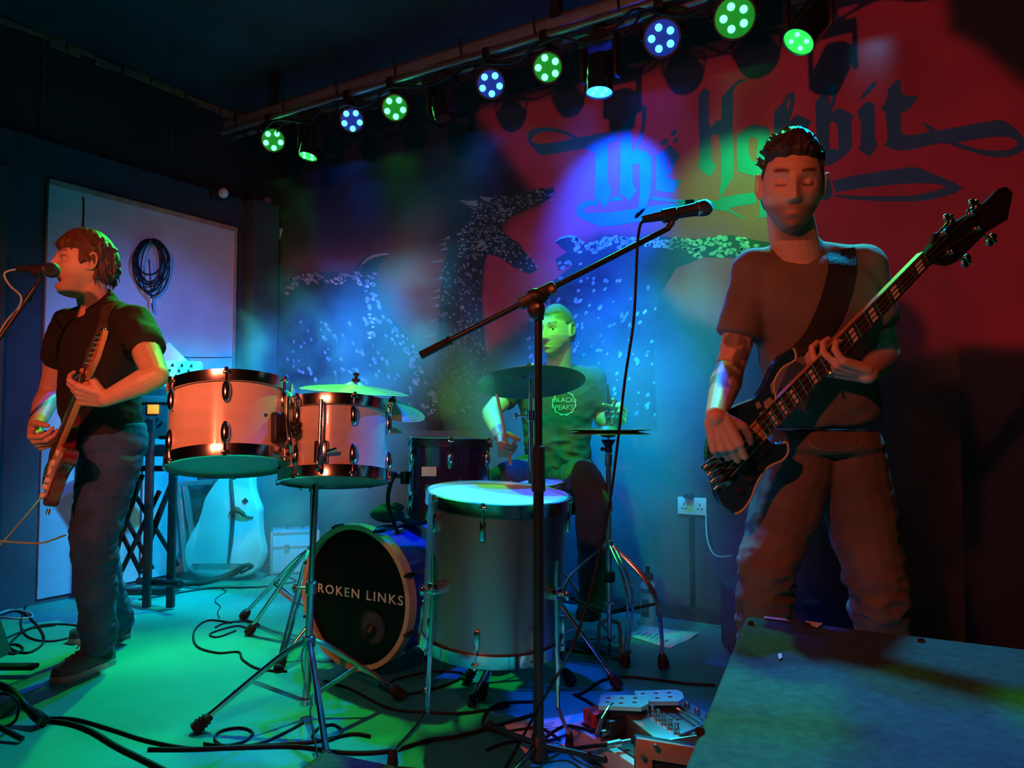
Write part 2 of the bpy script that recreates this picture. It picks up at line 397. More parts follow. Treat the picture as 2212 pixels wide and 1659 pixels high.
let = {
 'T': [Z1([(1210,435),(1050,475),(880,505),(715,535),(640,495),(540,450),(420,420),(290,412),(180,430),(120,470),(112,530),(120,590),(160,650),(265,750),(400,735),(560,705),(700,680),(800,665),(850,690),(920,725),(920,1100),(905,1250),(960,1300),(1030,1385),(1080,1290),(1105,1180),(1070,1060),(1060,610),(1110,595),(1170,580),(1190,500)]),
       Z1([(145,555),(200,500),(290,468),(420,465),(560,500),(650,545),(540,575),(400,600),(250,610),(180,600)])],
 'h': [Z1([(1530,150),(1480,160),(1400,210),(1320,290),(1250,370),(1218,430),(1218,1100),(1205,1200),(1260,1240),(1325,1290),(1370,1230),(1415,1160),(1365,1110),(1360,860),(1448,850),(1450,1150),(1440,1300),(1420,1400),(1380,1500),(1420,1500),(1480,1440),(1530,1370),(1570,1240),(1585,1100),(1592,760),(1500,700),(1415,670),(1470,560),(1510,420),(1532,280)]),
       Z1([(1475,195),(1400,270),(1360,380),(1348,500),(1350,640),(1370,720),(1410,640),(1450,500),(1475,350)])],
 'e': [Z1([(1800,615),(1745,680),(1645,750),(1645,1170),(1750,1185),(1845,1200),(1900,1120),(1955,1040),(1870,1045),(1785,1010),(1850,900),(1935,760),(1880,690)]), Z1([(1785,800),(1810,850),(1790,910),(1770,930)])],
 'e1': [Z1(ell(1855, 480, 48, 26, -.9))], 'e2': [Z1(ell(1745, 590, 50, 30, -.7))], 'e3': [Z1(ell(1875, 572, 42, 24, -.9))],
 's1': [Z1([(940,1285),(850,1285),(750,1315),(695,1365),(695,1470),(780,1520),(970,1600),(1150,1590),(1400,1550),(1560,1530),(1720,1440),(1900,1390),(2101,1350),(2101,1275),(1900,1280),(1750,1260),(1590,1245),(1580,1275),(1750,1300),(1940,1310),(1700,1345),(1400,1385),(1150,1425),(900,1440),(760,1430),(790,1380),(860,1350),(950,1350)])],
 's2': [Z1([(1120,1245),(1215,1235),(1245,1285),(1090,1305)])],
 'H': [Z2([(205,195),(160,230),(138,280),(138,560),(150,930),(125,985),(180,1050),(250,1095),(290,1040),(312,975),(265,920),(262,690),(290,660),(330,665),(360,740),(368,1000),(365,1180),(340,1310),(370,1290),(430,1200),(490,1100),(495,900),(485,600),(488,230),(515,170),(570,130),(610,125),(625,95),(560,105),(500,150),(430,220),(370,295),(375,525),(320,525),(270,595),(245,560),(240,290),(255,230)])],
 'o': [Z2([(850,590),(690,560),(610,610),(530,680),(530,880),(545,1040),(620,1070),(720,1090),(850,1020),(880,900),(870,700)]), Z2([(690,690),(650,710),(648,860),(680,930),(730,950),(740,800),(735,710)])],
 'b1': [Z2([(1090,225),(1040,260),(1000,340),(910,430),(910,650),(915,900),(1100,1000),(1250,850),(1250,620),(1295,530),(1200,480),(1140,465),(1060,540),(1100,430),(1125,310),(1120,240)]), Z2([(1060,290),(1040,350),(1045,430),(1070,370),(1075,310)]), Z2([(1060,640),(1140,640),(1140,820),(1060,800)])],
 'b2': [Z2([(1510,130),(1450,180),(1410,250),(1330,330),(1340,560),(1350,800),(1440,990),(1520,965),(1640,880),(1710,800),(1700,560),(1725,470),(1640,420),(1560,390),(1485,460),(1530,360),(1555,250),(1550,160)]), Z2([(1485,210),(1465,240),(1470,300),(1490,360),(1502,300),(1500,240)]), Z2([(1500,530),(1480,560),(1475,740),(1480,810),(1570,820),(1565,600),(1540,545)])],
 's3': [Z2([(0,1335),(100,1330),(330,1345),(370,1310),(550,1280),(720,1255),(725,1370),(600,1390),(440,1420),(620,1530),(560,1515),(440,1450),(340,1440),(240,1440),(100,1400),(0,1390)])],
 's4': [Z2([(760,1300),(830,1290),(870,1500),(735,1525),(765,1480)])],
 'i0': [Z3([(575,235),(530,240),(470,300),(420,370),(378,425),(440,405),(500,350),(555,290)])],
 'i': [Z3([(450,455),(400,510),(360,560),(375,610),(400,680),(395,920),(370,965),(430,1010),(495,1050),(540,990),(590,910),(560,880),(550,760),(550,480),(510,455)])],
 't': [Z3([(800,215),(740,260),(695,320),(680,420),(620,545),(665,555),(680,680),(685,870),(650,925),(740,965),(840,985),(1000,960),(1130,925),(1280,900),(1350,905),(1480,960),(1640,1010),(1800,1045),(1900,1055),(2020,1045),(2120,1010),(2172,970),(2172,850),(2100,760),(2030,700),(1960,660),(1880,650),(1700,680),(1480,720),(1230,765),(1150,710),(1070,665),(1090,705),(1150,770),(1000,810),(900,815),(850,800),(835,720),(835,580),(920,540),(980,460),(1030,385),(930,390),(840,365),(830,215)]),
       Z3([(1860,830),(2000,835),(2080,870),(2105,910),(2050,960),(1950,980),(1830,985),(1680,970),(1560,930),(1440,895),(1650,860)])],
 's5': [Z3([(90,1310),(300,1260),(600,1210),(800,1180),(950,1160),(1060,1175),(1200,1240),(1400,1320),(1510,1385),(1430,1440),(1280,1490),(1100,1525),(900,1535),(600,1530),(300,1515),(110,1480),(115,1460),(350,1475),(700,1480),(1000,1465),(1200,1420),(1340,1370),(1200,1340),(1000,1335),(700,1355),(400,1390),(130,1435),(105,1370)])],
 's6': [Z3([(-60,1240),(50,1280),(85,1350),(95,1450),(60,1510),(-60,1525)])],
}
for k, loops in let.items():
    flat('painted_letter' if k in 'TheHobbit' or k[0] in 'bio' else 'painted_flourish', [loops], .0015, 'letter', wb)
# ---- generic horned reptile painted beside the lettering
neck = [(1196,404),(1150,408),(1100,424),(1075,420),(1055,424),(1045,418),(1035,428),(1022,420),(990,432),(1012,446),(1022,462),(1005,480),(985,505),(968,535),(955,600),(950,680),(942,760),(928,850),(920,930),(1100,930),(1070,850),(1050,770),(1044,700),(1040,640),(1046,570),(1052,548),(1080,556),(1110,578),(1142,592),(1160,584),(1150,562),(1134,545),(1120,524),(1100,512),(1086,500),(1084,484),(1102,470),(1130,456),(1160,444),(1185,430),(1197,420)]
wingL = [(612,606),(650,592),(700,588),(760,590),(775,565),(800,548),(842,547),(822,570),(812,600),(812,640),(850,690),(905,755),(940,850),(960,930),(600,930),(606,760)]
wingR = [(1198,522),(1222,508),(1250,512),(1262,530),(1300,512),(1420,510),(1500,516),(1580,508),(1640,520),(1700,530),(1700,560),(1600,558),(1520,556),(1460,580),(1425,640),(1410,720),(1420,930),(1125,930),(1140,700),(1180,620),(1240,570),(1208,585),(1200,560),(1225,545)]
beast = flat('painted_creature', [[neck], [wingL], [wingR]], .0012, 'beast', wb)
rnd = random.Random(5)
sc_mb = MB()
def scale_at(x, y, a, b_, t, off=.003):
    k = 7; ps = [onwall((x + a * math.cos(2 * PI * i / k) * math.cos(t) - b_ * math.sin(2 * PI * i / k) * math.sin(t), y + a * math.cos(2 * PI * i / k) * math.sin(t) + b_ * math.sin(2 * PI * i / k) * math.cos(t)), off) for i in range(k)]
    sc_mb.add(ps, [tuple(range(k))])
def inpoly(x, y, poly): return float(pdist(np.array([x]), np.array([y]), poly)[0])
def scatter(poly, box, n, smin, smax, ang, edge=0, prob=None):
    for _ in range(n):
        x = rnd.uniform(box[0], box[2]); y = rnd.uniform(box[1], box[3])
        d = inpoly(x, y, poly)
        if d < 2 or (edge and d > edge): continue
        s = rnd.uniform(smin, smax); scale_at(x, y, s * rnd.uniform(1.1, 2.1), s, ang + rnd.uniform(-.4, .4))
scatter(neck, (1060, 405, 1198, 480), 230, 1.0, 2.0, -.3)
scatter(neck, (990, 440, 1090, 560), 300, 1.0, 2.4, .3)
scatter(neck, (1060, 500, 1160, 595), 90, 1.2, 2.6, .6)
scatter(neck, (930, 560, 1060, 900), 380, 1.0, 2.5, 1.1)
scatter(wingL, (600, 588, 830, 640), 150, 2.2, 4.0, .2, 22)
scatter(wingL, (790, 630, 960, 900), 220, 2.2, 5.0, .8, 32)
scatter(wingL, (620, 690, 900, 900), 110, 1.5, 4.0, 1.1)
scatter(wingR, (1240, 508, 1500, 545), 170, 3.0, 5.0, -.2, 24)
scatter(wingR, (1500, 508, 1690, 560), 70, 3.0, 7.0, -.2)
scatter(wingR, (1125, 560, 1260, 800), 110, 3.0, 5.0, -.7, 20)
scatter(wingR, (1150, 600, 1420, 900), 130, 1.5, 4.0, -1.0)
def spike(x, y, dx, dy, wd):
    n_ = math.hypot(dx, dy); ox, oy = -dy / n_ * wd, dx / n_ * wd
    sc_mb.add([onwall(p, .0034) for p in ((x - ox, y - oy), (x + dx * .5 - ox * .9 + oy * .2, y + dy * .5 - oy * .9), (x + dx, y + dy), (x + dx * .5 + ox * .3, y + dy * .5 + oy * .3), (x + ox, y + oy))], [(0, 1, 2, 3, 4)])
for x, y, l in ((972,512,16),(964,525,18),(966,536,22),(956,562,30),(960,582,16),(956,598,14),(950,626,18),(950,640,24),(948,658,14),(942,690,14),(942,722,28),(938,760,16)): spike(x, y, -l, 5, 3.5)
for q in ((1030,440,-40,-8,7),(1060,432,-26,-9,6),(1045,520,-24,20,7),(1052,530,-18,14,5),(1180,436,4,9,2),(1170,440,3,8,2),(1188,431,4,8,2),(1140,556,5,-8,3),(1150,566,8,-6,3),(1158,578,6,-8,3)): spike(*q)
def arc(pts, wd):
    for i in range(len(pts) - 1):
        (ax, ay), (bx, by) = pts[i], pts[i + 1]; w0, w1 = wd * math.sin(PI * (i + .3) / len(pts)), wd * math.sin(PI * (i + 1.3) / len(pts))
        sc_mb.add([onwall(p, .003) for p in ((ax, ay), (bx, by), (bx + 1, by + w1), (ax + 1, ay + w0))], [(0, 1, 2, 3)])
arc([(776,580),(782,568),(792,558),(806,550),(824,547),(842,547)], 7)
arc([(1198,522),(1210,512),(1226,507),(1242,509),(1254,516)], 6)
sc_ob = obj('painted_scales', sc_mb, 'scale', beast, False); sc_ob['kind'] = 'stuff'
# chipped plaster patches on the wall
b = MB()
for x, y, a, h in ((728,608,14,6),(790,612,22,9),(803,705,5,26)):
    for _ in range(9):
        cx, cy = x + rnd.uniform(-a, a), y + rnd.uniform(-h, h)
        k = rnd.randint(4, 6); b.add([onwall((cx + rnd.uniform(3, 6) * math.cos(2 * PI * i / k), cy + rnd.uniform(2, 4.5) * math.sin(2 * PI * i / k)), .004) for i in range(k)], [tuple(range(k))])
M['plaster'] = mat('bare_plaster', (.55, .58, .62), .8, 0, .2, 30)
obj('plaster_chip', b, 'plaster', wb, False, label='pale chips of bare plaster').__setitem__('kind', 'stuff')
# ---- baseboard of the back wall
b = MB(); b.box(T((X0 + X1) / 2, WALL_Y - .03, .03), X1 - X0 - .1, .06, .06); struct('baseboard_back', b, 'wall_upper')
# ---- corner post, conduit, screen on the left wall
pa, pb = LX(516, 700, WALL_X + .05), LX(566, 700, WALL_X + .05)
b = MB(); b.box(T(WALL_X + .11, (pa.y + pb.y) / 2 + .03, 1.28), .12, abs(pb.y - pa.y) + .02, 2.56, .006); struct('trim_2', b, 'wall_dark')
c0, c1 = WY(574, 395, WALL_Y - .03), WY(590, 1210, WALL_Y - .03)
c0 = WY(570, 395, WALL_Y - .03); c0.z = 2.6
b = MB(); b.box(T(c0.x + .03, WALL_Y - .03, 1.35), .06, .05, 2.6, .004)
M['bluepaint'] = mat('pale_blue_paint', (.2, .26, .34), .5, 0, .1, 10)
struct('trim_3', b, 'bluepaint')
# broken ceiling edge along the left wall
b = MB()
rnd = random.Random(9)
L = 40
for i in range(L):
    y0 = .2 + i * (WALL_Y - .3) / L; y1 = y0 + (WALL_Y - .3) / L * rnd.uniform(.75, 1.1); hh = rnd.uniform(.02, .055) + (.03 if 8 < i < 20 else 0)
    b.box(T(WALL_X + .012, (y0 + y1) / 2, CEIL_Z - hh / 2 - rnd.uniform(0, .02)), .02, y1 - y0, hh)
M['rawply'] = mat('raw_splintered_board', (.22, .11, .055), .8, 0, .4, 12, .2, 50, stretch=(1, 6, 1))
struct('trim_4', b, 'rawply')
b = MB()
for yy in (1.35, 2.2, 3.0): b.box(T(WALL_X + .004, yy, 2.88), .008, .012, .6)
obj('panel_joint', b, 'ceiling', wl)
# brown door edge at the far left
b = MB(); q = LX(0, 700, WALL_X + .06); b.box(T(WALL_X + .07, q.y - .3, 1.18), .04, .62, 2.36, .004)
M['doorbrown'] = mat('brown_door_paint', (.12, .045, .025), .6, 0, .2, 6)
struct('door_1', b, 'doorbrown')
# projection board
sA, sB = LX(85, 800, WALL_X + .06), LX(512, 800, WALL_X + .06)
sy0, sy1 = LX(97, 600, WALL_X + .06).y, LX(507, 600, WALL_X + .06).y
t = thing('wall_board', 'large pale creased board with taped edges on the left wall', 'board', (WALL_X + .05, (sy0 + sy1) / 2, .95))
M['screen'] = mat('creased_white_canvas', (.50, .50, .54), .7, 0, .16, 2.5, .5, 5)
b = MB(); b.box(T(WALL_X + .065, (sy0 + sy1) / 2, 1.65), .022, sy1 - sy0, 1.4); obj('canvas', b, 'screen', t)
b = MB(); b.box(T(WALL_X + .08, (sy0 + sy1) / 2, 2.335), .006, sy1 - sy0, .03); obj('edge_tape', b, 'ply', t, label='brown tape along the top edge')
b = MB(); b.box(T(WALL_X + .08, sy1 - .012, 1.65), .006, .02, 1.34); obj('edge_tape', b, 'ply', t, label='brown tape along the right edge')
b = MB(); b.tube([LX(180, 425, WALL_X + .08), LX(181, 460, WALL_X + .08), LX(179, 495, WALL_X + .08), LX(180, 560, WALL_X + .08)], .004, 6, 2); obj('hanging_cord', b, 'cable', t)
b = MB(); b.tube([LX(100, 775, WALL_X + .078), LX(240, 765, WALL_X + .078), LX(400, 772, WALL_X + .078), LX(500, 772, WALL_X + .078)], .003, 5, 4); obj('crease', b, 'dark_grey', t)
# lower panelling
for i in range(7):
    b = MB(); b.box(T(WALL_X + .058, sy0 + .1 + i * .2, .46), .016, .185, .86, .003)
    struct('panel', b, 'bluepaint', lowl)
# ---- lighting truss
TY, TZ = 3.2, 2.9
t = thing('lighting_truss', 'long aluminium lighting bar hung under the black ceiling', 'truss', (-1.2, TY, TZ))
b = MB(); b.box(T(-1.0, TY, TZ + .035), 6.3, .05, .05, .004); obj('rail', b, 'alu', t)
M['truss_bronze'] = mat('brushed_bar', (.30, .27, .25), .38, .8, .2, 10, stretch=(1, 8, 8))
b = MB(); b.cyl((-4.15, TY - .03, TZ - .02), (2.1, TY - .03, TZ - .02), .018); b.cyl((-4.15, TY + .06, TZ - .02), (2.1, TY + .06, TZ - .02), .018); obj('tube', b, 'truss_bronze', t)
b = MB(); b.box(T(-1.0, TY + .05, TZ + .075), 6.2, .09, .028); obj('tray', b, 'truss_bronze', t)
for i in range(14):
    x = -4.0 + i * .44; b = MB(); b.tube([(x, TY - .052, TZ + .09), (x + .01, TY - .056, TZ), (x, TY, TZ - .045), (x - .01, TY + .08, TZ)], .004, 5, 3); obj('cable_tie', b, 'cable', t)
for x in (-3.7, -1.7, .3, 1.9):
    b = MB(); b.box(T(x, TY, (TZ + .06 + CEIL_Z) / 2), .05, .04, CEIL_Z - TZ - .06); obj('hanger', b, 'black_metal', t)
b = MB()
pts = []
for i in range(46):
    x = -4.0 + i * .13; pts.append((x, TY - .05 + .03 * math.sin(i * 1.7), TZ - .05 - .05 * abs(math.sin(i * .9)) - .01 * (i % 3)))
b.tube(pts, .007, 6, 4)
pts = [(p[0] + .05, p[1] + .06, p[2] + .03 + .03 * math.sin(k * 2.1)) for k, p in enumerate(pts)]
b.tube(pts, .006, 6, 4)
obj('power_lead', b, 'cable', t)
# ---- lamps on the truss
LED = {'g': mat('green_led', (.1, .8, .2), .3, emit=(.06, 1.0, .2), estr=7), 'b': mat('blue_led', (.1, .4, .9), .3, emit=(.035, .38, 1.0), estr=7),
       'gf': mat('green_lens', (.01, .05, .02), .25, emit=(.0, 1.0, .08), estr=.22), 'bf': mat('blue_lens', (.01, .03, .08), .25, emit=(.0, .10, 1.0), estr=.22),
       'gd': mat('green_lens_bright', (.05, .8, .1), .3, emit=(.03, 1.0, .08), estr=1.1), 'bd': mat('blue_lens_bright', (.05, .3, .9), .3, emit=(.03, .3, 1.0), estr=3.0)}
LIT = []
def par(px_, py_, colr, lab, r=.075, tilt=None):
    c = WY(px_, py_, TY)
    aim = (CAMPOS + Vector((0, 0, 0.2)) - c).normalized() if tilt is None else Vector(tilt).normalized()
    t = thing('par_light', lab, 'stage light', (c.x, c.y, c.z - .08), None)
    m_ = mtx(c, aim, (0, 0, 1))
    b = MB(); b.lathe(m_, [(.03, -.17), (.06, -.165), (r * .95, -.13), (r, -.06), (r, 0), (r, .012), (r - .006, .012), (r - .006, 0)], 28); obj('housing', b, 'plastic', t)
    b = MB(); b.lathe(m_, [(.001, .0), (r - .008, .0), (r - .008, .004), (.001, .004)], 28); obj('lens', b, LED[colr + 'f'], t)
    for k in range(5):
        a = 2 * PI * k / 5 + (PI / 10 if px_ > 1150 else -.5)
        b = MB(); b.ball(m_ @ Vector((.046 * math.cos(a), .046 * math.sin(a), .004)), .0165, 9); obj('led', b, LED[colr], t)
    top = Vector((c.x, TY, TZ - .03)); x, y, z = frame(aim, (0, 0, 1)); side = aim.cross(Vector((0, 0, 1))).normalized()
    b = MB(); b.tube([c + side * (r + .01) - aim * .05, c + side * (r + .012) + Vector((0, 0, .08)) - aim * .05, Vector((c.x, c.y, max(c.z + .1, top.z - .07))) + side * .04, top + Vector((0, 0, -.02))], .006, 6, 3)
    b.tube([c - side * (r + .01) - aim * .05, c - side * (r + .012) + Vector((0, 0, .08)) - aim * .05, Vector((c.x, c.y, max(c.z + .1, top.z - .07))) - side * .04, top + Vector((0, 0, -.02))], .006, 6, 3)
    obj('yoke', b, 'black_metal', t)
    b = MB(); b.box(T(top.x, top.y - .02, top.z), .04, .07, .06, .005); obj('clamp', b, 'black_metal', t)
    LIT.append((c, aim))
par(590, 303, 'g', 'green five-lamp par light at the far left end of the bar')
par(760, 260, 'b', 'blue par light left of the third green lamp', .07)
par(853, 233, 'g', 'green par light between the left blue lamp and the dark moving head')
par(1060, 182, 'b', 'blue par light beside the green lamp above the painted beast')
par(1183, 146, 'g', 'green par light above the painted left flourish')
par(1430, 82, 'b', 'blue par light right of the downward moving head', .085)
par(1587, 38, 'g', 'brightest green par light near the top right', .09)
def head_light(px_, py_, dirv, colr, lab, r=.06, L=.17):
    c = WY(px_, py_, TY + .02); d = Vector(dirv).normalized()
    t = thing('moving_head_light', lab, 'stage light', (c.x, c.y, c.z - .1))
    m_ = mtx(c, d, (1, 0, 0))
    b = MB(); b.lathe(m_, [(r * .6, -L / 2), (r * .95, -L / 2 + .02), (r, 0), (r * .96, L / 2 - .01), (r * .96, L / 2), (r * .9, L / 2), (r * .9, L / 2 - .015)], 28); obj('lamp_head', b, 'black_gloss', t)
    if colr:
        b = MB(); b.lathe(m_, [(.001, L / 2 - .012), (r * .9, L / 2 - .012), (r * .9, L / 2 - .008), (.001, L / 2 - .008)], 24); obj('lens', b, LED[colr + 'd'], t)
        for k in range(4):
            b = MB(); b.ball(m_ @ Vector((.033 * math.cos(k * PI / 2), .033 * math.sin(k * PI / 2), L / 2 - .006)), .01, 7); obj('led', b, LED[colr], t)
    side = Vector((1, 0, 0)) if abs(d.x) < .8 else Vector((0, 1, 0))
    topz = c.z + .15
    for s_ in (-1, 1):
        b = MB(); o_ = side * s_ * (r + .016); b.box(axes(c + o_ + Vector((0, 0, .055)), side, Vector((0, 0, 1)).cross(side), (0, 0, 1)), .022, .06, .17, .006); obj('yoke_arm', b, 'black_metal', t)
    b = MB(); b.box(T(c.x, c.y, topz + .005), .19 if abs(side.x) > .5 else .1, .1 if abs(side.x) > .5 else .19, .05, .008); obj('base', b, 'plastic', t)
    b = MB(); b.box(T(c.x, c.y, (topz + .03 + TZ) / 2), .05, .04, max(.02, TZ - topz - .03)); obj('clamp', b, 'black_metal', t)
head_light(672, 312, (-.05, -.25, -1), 'g', 'green moving head lamp pointing down, second from the left end')
head_light(952, 236, (.3, -.15, -.8), None, 'unlit moving head lamp above the painted beast', .05)
head_light(1296, 160, (0, -.1, -1), 'b', 'black moving head lamp pointing straight down over the lettering', .068, .19)
head_light(1748, 55, (-.35, -.45, -.8), 'g', 'green moving head lamp at the right, top of the frame', .07, .2)
# camera on the left wall
t = thing('wall_camera', 'small white bullet camera on the left wall near the corner', 'camera', LX(480, 425, WALL_X + .06))
c = LX(483, 417, WALL_X + .1); b = MB(); b.ball(c, .03, 10, None, (1.3, 1, 1.2)); obj('dome', b, 'white', t)
b = MB(); b.box(T(WALL_X + .062, c.y - .03, c.z - .01), .03, .09, .07, .008); obj('mount', b, 'plastic', t)
b = MB(); q = WY(603, 504, WALL_Y - .004); b.box(T(q.x, q.y, q.z) @ Matrix.Rotation(.3, 4, 'Y'), .045, .004, .075); single('wall_sticker', b, 'paper', 'small white paper sticker on the dark back wall near the corner', 'sticker')
# ---- wall socket with adaptor
q = WY(1496, 1093, WALL_Y); t = thing('wall_socket', 'double white power socket on the back wall behind the bassist', 'socket', (q.x, q.y, q.z - .04))
b = MB(); b.box(T(q.x, WALL_Y - .006, q.z), .15, .012, .088, .003); obj('plate', b, 'white', t)
for s_ in (-1, 1):
    b = MB(); 
    for dx, dz, w_, h_ in ((0, .014, .006, .012), (-.01, -.008, .01, .005), (.01, -.008, .01, .005)): b.box(T(q.x + s_ * .042 + dx, WALL_Y - .0125, q.z + dz - .005), w_, .002, h_)
    obj('pin_slot', b, 'ink', t)
b = MB(); b.box(T(q.x - .01, WALL_Y - .03, q.z + .052), .045, .04, .02, .004); obj('switch_block', b, 'plastic', t)
b = MB(); b.cyl((q.x + .0, WALL_Y - .02, .06), (q.x + .0, WALL_Y - .02, q.z - .045), .012); single('conduit', b, 'black_metal', 'black vertical conduit below the wall socket', 'pipe')

# ================================================================ DRUMS
def lug_mb(c, out, ax, w_=.014, h=.036, dpt=.014):
    x = out.cross(ax).normalized(); m_ = axes(c, x, out, ax)
    b = MB(); b.ball(c, 1, 8, m_, (w_, dpt, h)); return b
def drum(name, cat, label, top, bot, r, shell, nl=6, a0=0.0, lugkind='tear', hoop='chrome', hoop_h=.034, heads=('drumhead', 'drumhead_clear'), group=None, rods=True):
    """top, bot: centres of the heads"""
    top, bot = Vector(top), Vector(bot); x, y, z = frame(top - bot, CR); h = (top - bot).length
    t = thing(name, label, cat, bot, group); m_ = axes(bot, x, y, z)
    b = MB(); b.ring(m_, [(r, .012), (r, h - .012), (r - .006, h - .006), (r - .006, .006)], 56); obj('shell', b, shell, t)
    for zz, s_ in ((h, 1), (0, -1)):
        b = MB(); z0 = zz - s_ * hoop_h * .75; z1 = zz + s_ * hoop_h * .3
        b.ring(m_, [(r + .003, z0), (r + .011, z0), (r + .010, (z0 + z1) / 2), (r + .012, z1), (r + .004, z1 + s_ * .002), (r + .003, zz)], 56); obj('hoop', b, hoop, t)
        b = MB(); b.lathe(m_, [(.001, zz - .001), (r + .003, zz - .001), (r + .003, zz + .001), (.001, zz + .001)], 56); obj('drumhead', b, heads[0 if s_ > 0 else 1], t)
    for k in range(nl):
        a = a0 + 2 * PI * k / nl; o_ = x * math.cos(a) + y * math.sin(a)
        for zz, s_ in ((h, -1), (0, 1)):
            c = bot + z * (zz + s_ * h * (.24 if h < .35 else .15)) + o_ * (r + .006)
            if lugkind == 'tear': b = lug_mb(c, o_, z)
            else: b = MB(); b.box(axes(c, o_.cross(z), o_, z), .016, .016, .06, .004)
            lg = obj('lug', b, 'chrome', t)
            if rods:
                b = MB(); e = bot + z * (zz - s_ * .004) + o_ * (r + .014); b.cyl(c + z * (-s_ * .02) + o_ * .006, e, .0032, n=8); b.cyl(e, e - z * s_ * .01, .006, n=8)
                b.box(axes(e + z * s_ * .004 - o_ * .002, o_.cross(z), o_, z), .022, .014, .008, .002); obj('tension_rod', b, 'chrome', lg)
    return t, x, y, z, h
Fh = Vector((CF.x, CF.y, 0)).normalized(); Rh = Vector((CR.x, CR.y, 0)).normalized(); UP = Vector((0, 0, 1))
# ---- left and right rack toms on the double stand
t1b = P(496, 1003, 2.40); ax1 = (UP + Fh * .24 - Rh * .085).normalized(); t1t = t1b + ax1 * .245
tomL = drum('tom_drum', 'drum', 'larger orange-lit pearl tom, leftmost drum beside the guitarist', t1t, t1b, .182, 'maple', 6, .52 - PI / 2 - .25)
t2b = P(722, 1036, 2.50); ax2 = (UP + Fh * .2 - Rh * .03).normalized(); t2t = t2b + ax2 * .242
tomR = drum('tom_drum', 'drum', 'pale pearl tom with a bracket, right of the leftmost tom', t2t, t2b, .170, 'maple', 6, .52 - PI / 2 + .02)
# brackets on the toms
c = t1b + ax1 * .12 + (Rh * .93 - Fh * .36).normalized() * .188
b = MB(); b.box(axes(c, (Fh * .93 + Rh * .36), (Rh * .93 - Fh * .36), ax1), .06, .03, .10, .01); obj('bracket', b, 'plastic', tomL[0])
b = MB(); b.box(axes(c + Rh * .03, (Fh * .93 + Rh * .36), (Rh * .93 - Fh * .36), ax1), .03, .05, .035, .01)
for k in range(5): b.ball(c + Rh * .055 + ax1 * .018 * math.sin(k * 1.26) - Fh * .018 * math.cos(k * 1.26), .012, 6)
obj('wing_knob', b, 'plastic', tomL[0])
cB = t2b + ax2 * .10 - Fh * .174
b = MB(); b.box(axes(cB - Fh * .008, Rh, -Fh, ax2), .042, .022, .07, .005); b.cyl(cB - Fh * .02 + Rh * .02, cB - Fh * .025 + Rh * .052 + UP * .01, .006); obj('bracket', b, 'chrome', tomR[0])
b = MB(); q = t1b + ax1 * .16 + (Rh * .8 - Fh * .6) * .183; b.cyl(q, q + (Rh * .8 - Fh * .6) * .004, .006); obj('air_vent', b, 'chrome', tomL[0])
# ---- stands
def stand(name, label, base, top, feet, hub_z, low_z, r_pole=.0125, matp='chrome', brace=True, double=False, group=None, footr=.022, joints=(), cat='stand', legr=.008):
    base, top = Vector(base), Vector(top); t = thing(name, label, cat, (base.x, base.y, 0), group)
    B0 = Vector((base.x, base.y, low_z))
    ax = (top - B0).normalized(); zz = [low_z] + list(joints) + [top.z]
    for i in range(len(zz) - 1):
        f0 = (zz[i] - B0.z) / (top.z - B0.z); f1 = (zz[i + 1] - B0.z) / (top.z - B0.z); rr = r_pole * (1 - .18 * i)
        b = MB(); b.cyl(B0.lerp(top, f0), B0.lerp(top, f1), rr, n=18); obj('pole', b, matp, t)
        if i < len(zz) - 2:
            c = B0.lerp(top, f1); b = MB(); b.cyl(c - ax * .03, c + ax * .012, r_pole * 1.5, n=18, bev=.003)
            b.cyl(c - ax * .01 - Rh * .012, c - ax * .01 - Rh * .05, .005); b.ball(c - ax * .01 - Rh * .056, .011, 8, None, (.5, 1, 1.4)); obj('clutch', b, 'chrome', t)
    hub = B0.lerp(top, (hub_z - B0.z) / (top.z - B0.z)); low = Vector((base.x, base.y, low_z + .012))
    b = MB(); b.cyl(hub - UP * .02, hub + UP * .02, r_pole * 1.7, n=18, bev=.003); obj('collar', b, matp, t)
    b = MB(); b.cyl(low - UP * .012, low + UP * .012, r_pole * 1.7, n=18, bev=.003); obj('collar', b, matp, t)
    for f in feet:
        f = Vector(f); d = Vector((f.x - base.x, f.y - base.y, 0)); dn = d.normalized(); sd = dn.cross(UP)
        h0 = hub + dn * .02; kn = h0.lerp(f + UP * footr, .25) + UP * .012
        pts = [h0, kn, f + UP * footr * 1.2]
        b = MB()
        if double:
            for s_ in (-1, 1): b.tube([p + sd * s_ * w_ for p, w_ in zip(pts, (.010, .012, .006))], legr * .8, 8, 4)
        else: b.tube(pts, legr * 1.15, 8, 4)
        lg = obj('leg', b, matp, t)
        b = MB(); e = f + UP * footr; dr = (e - kn).normalized(); b.cyl(e - dr * .045, e + dr * .02, footr * .62, footr, 14, .004)
        for k in range(3): b.cyl(e - dr * (.005 + .012 * k), e - dr * (.0 + .012 * k), footr * 1.08 - k * .002)
        obj('rubber_foot', b, 'rubber', lg)
        if brace:
            mid = kn.lerp(f + UP * footr, .35); b = MB()
            if double:
                for s_ in (-1, 1): b.tube([low + dn * .02 + sd * s_ * .008, mid + sd * s_ * .008], legr * .6, 6, 1)
            else: b.box(axes((low + mid) / 2, (mid - low).normalized(), sd, (mid - low).normalized().cross(sd)), (mid - low).length, .004, .014)
            obj('brace', b, matp, t)
    return t
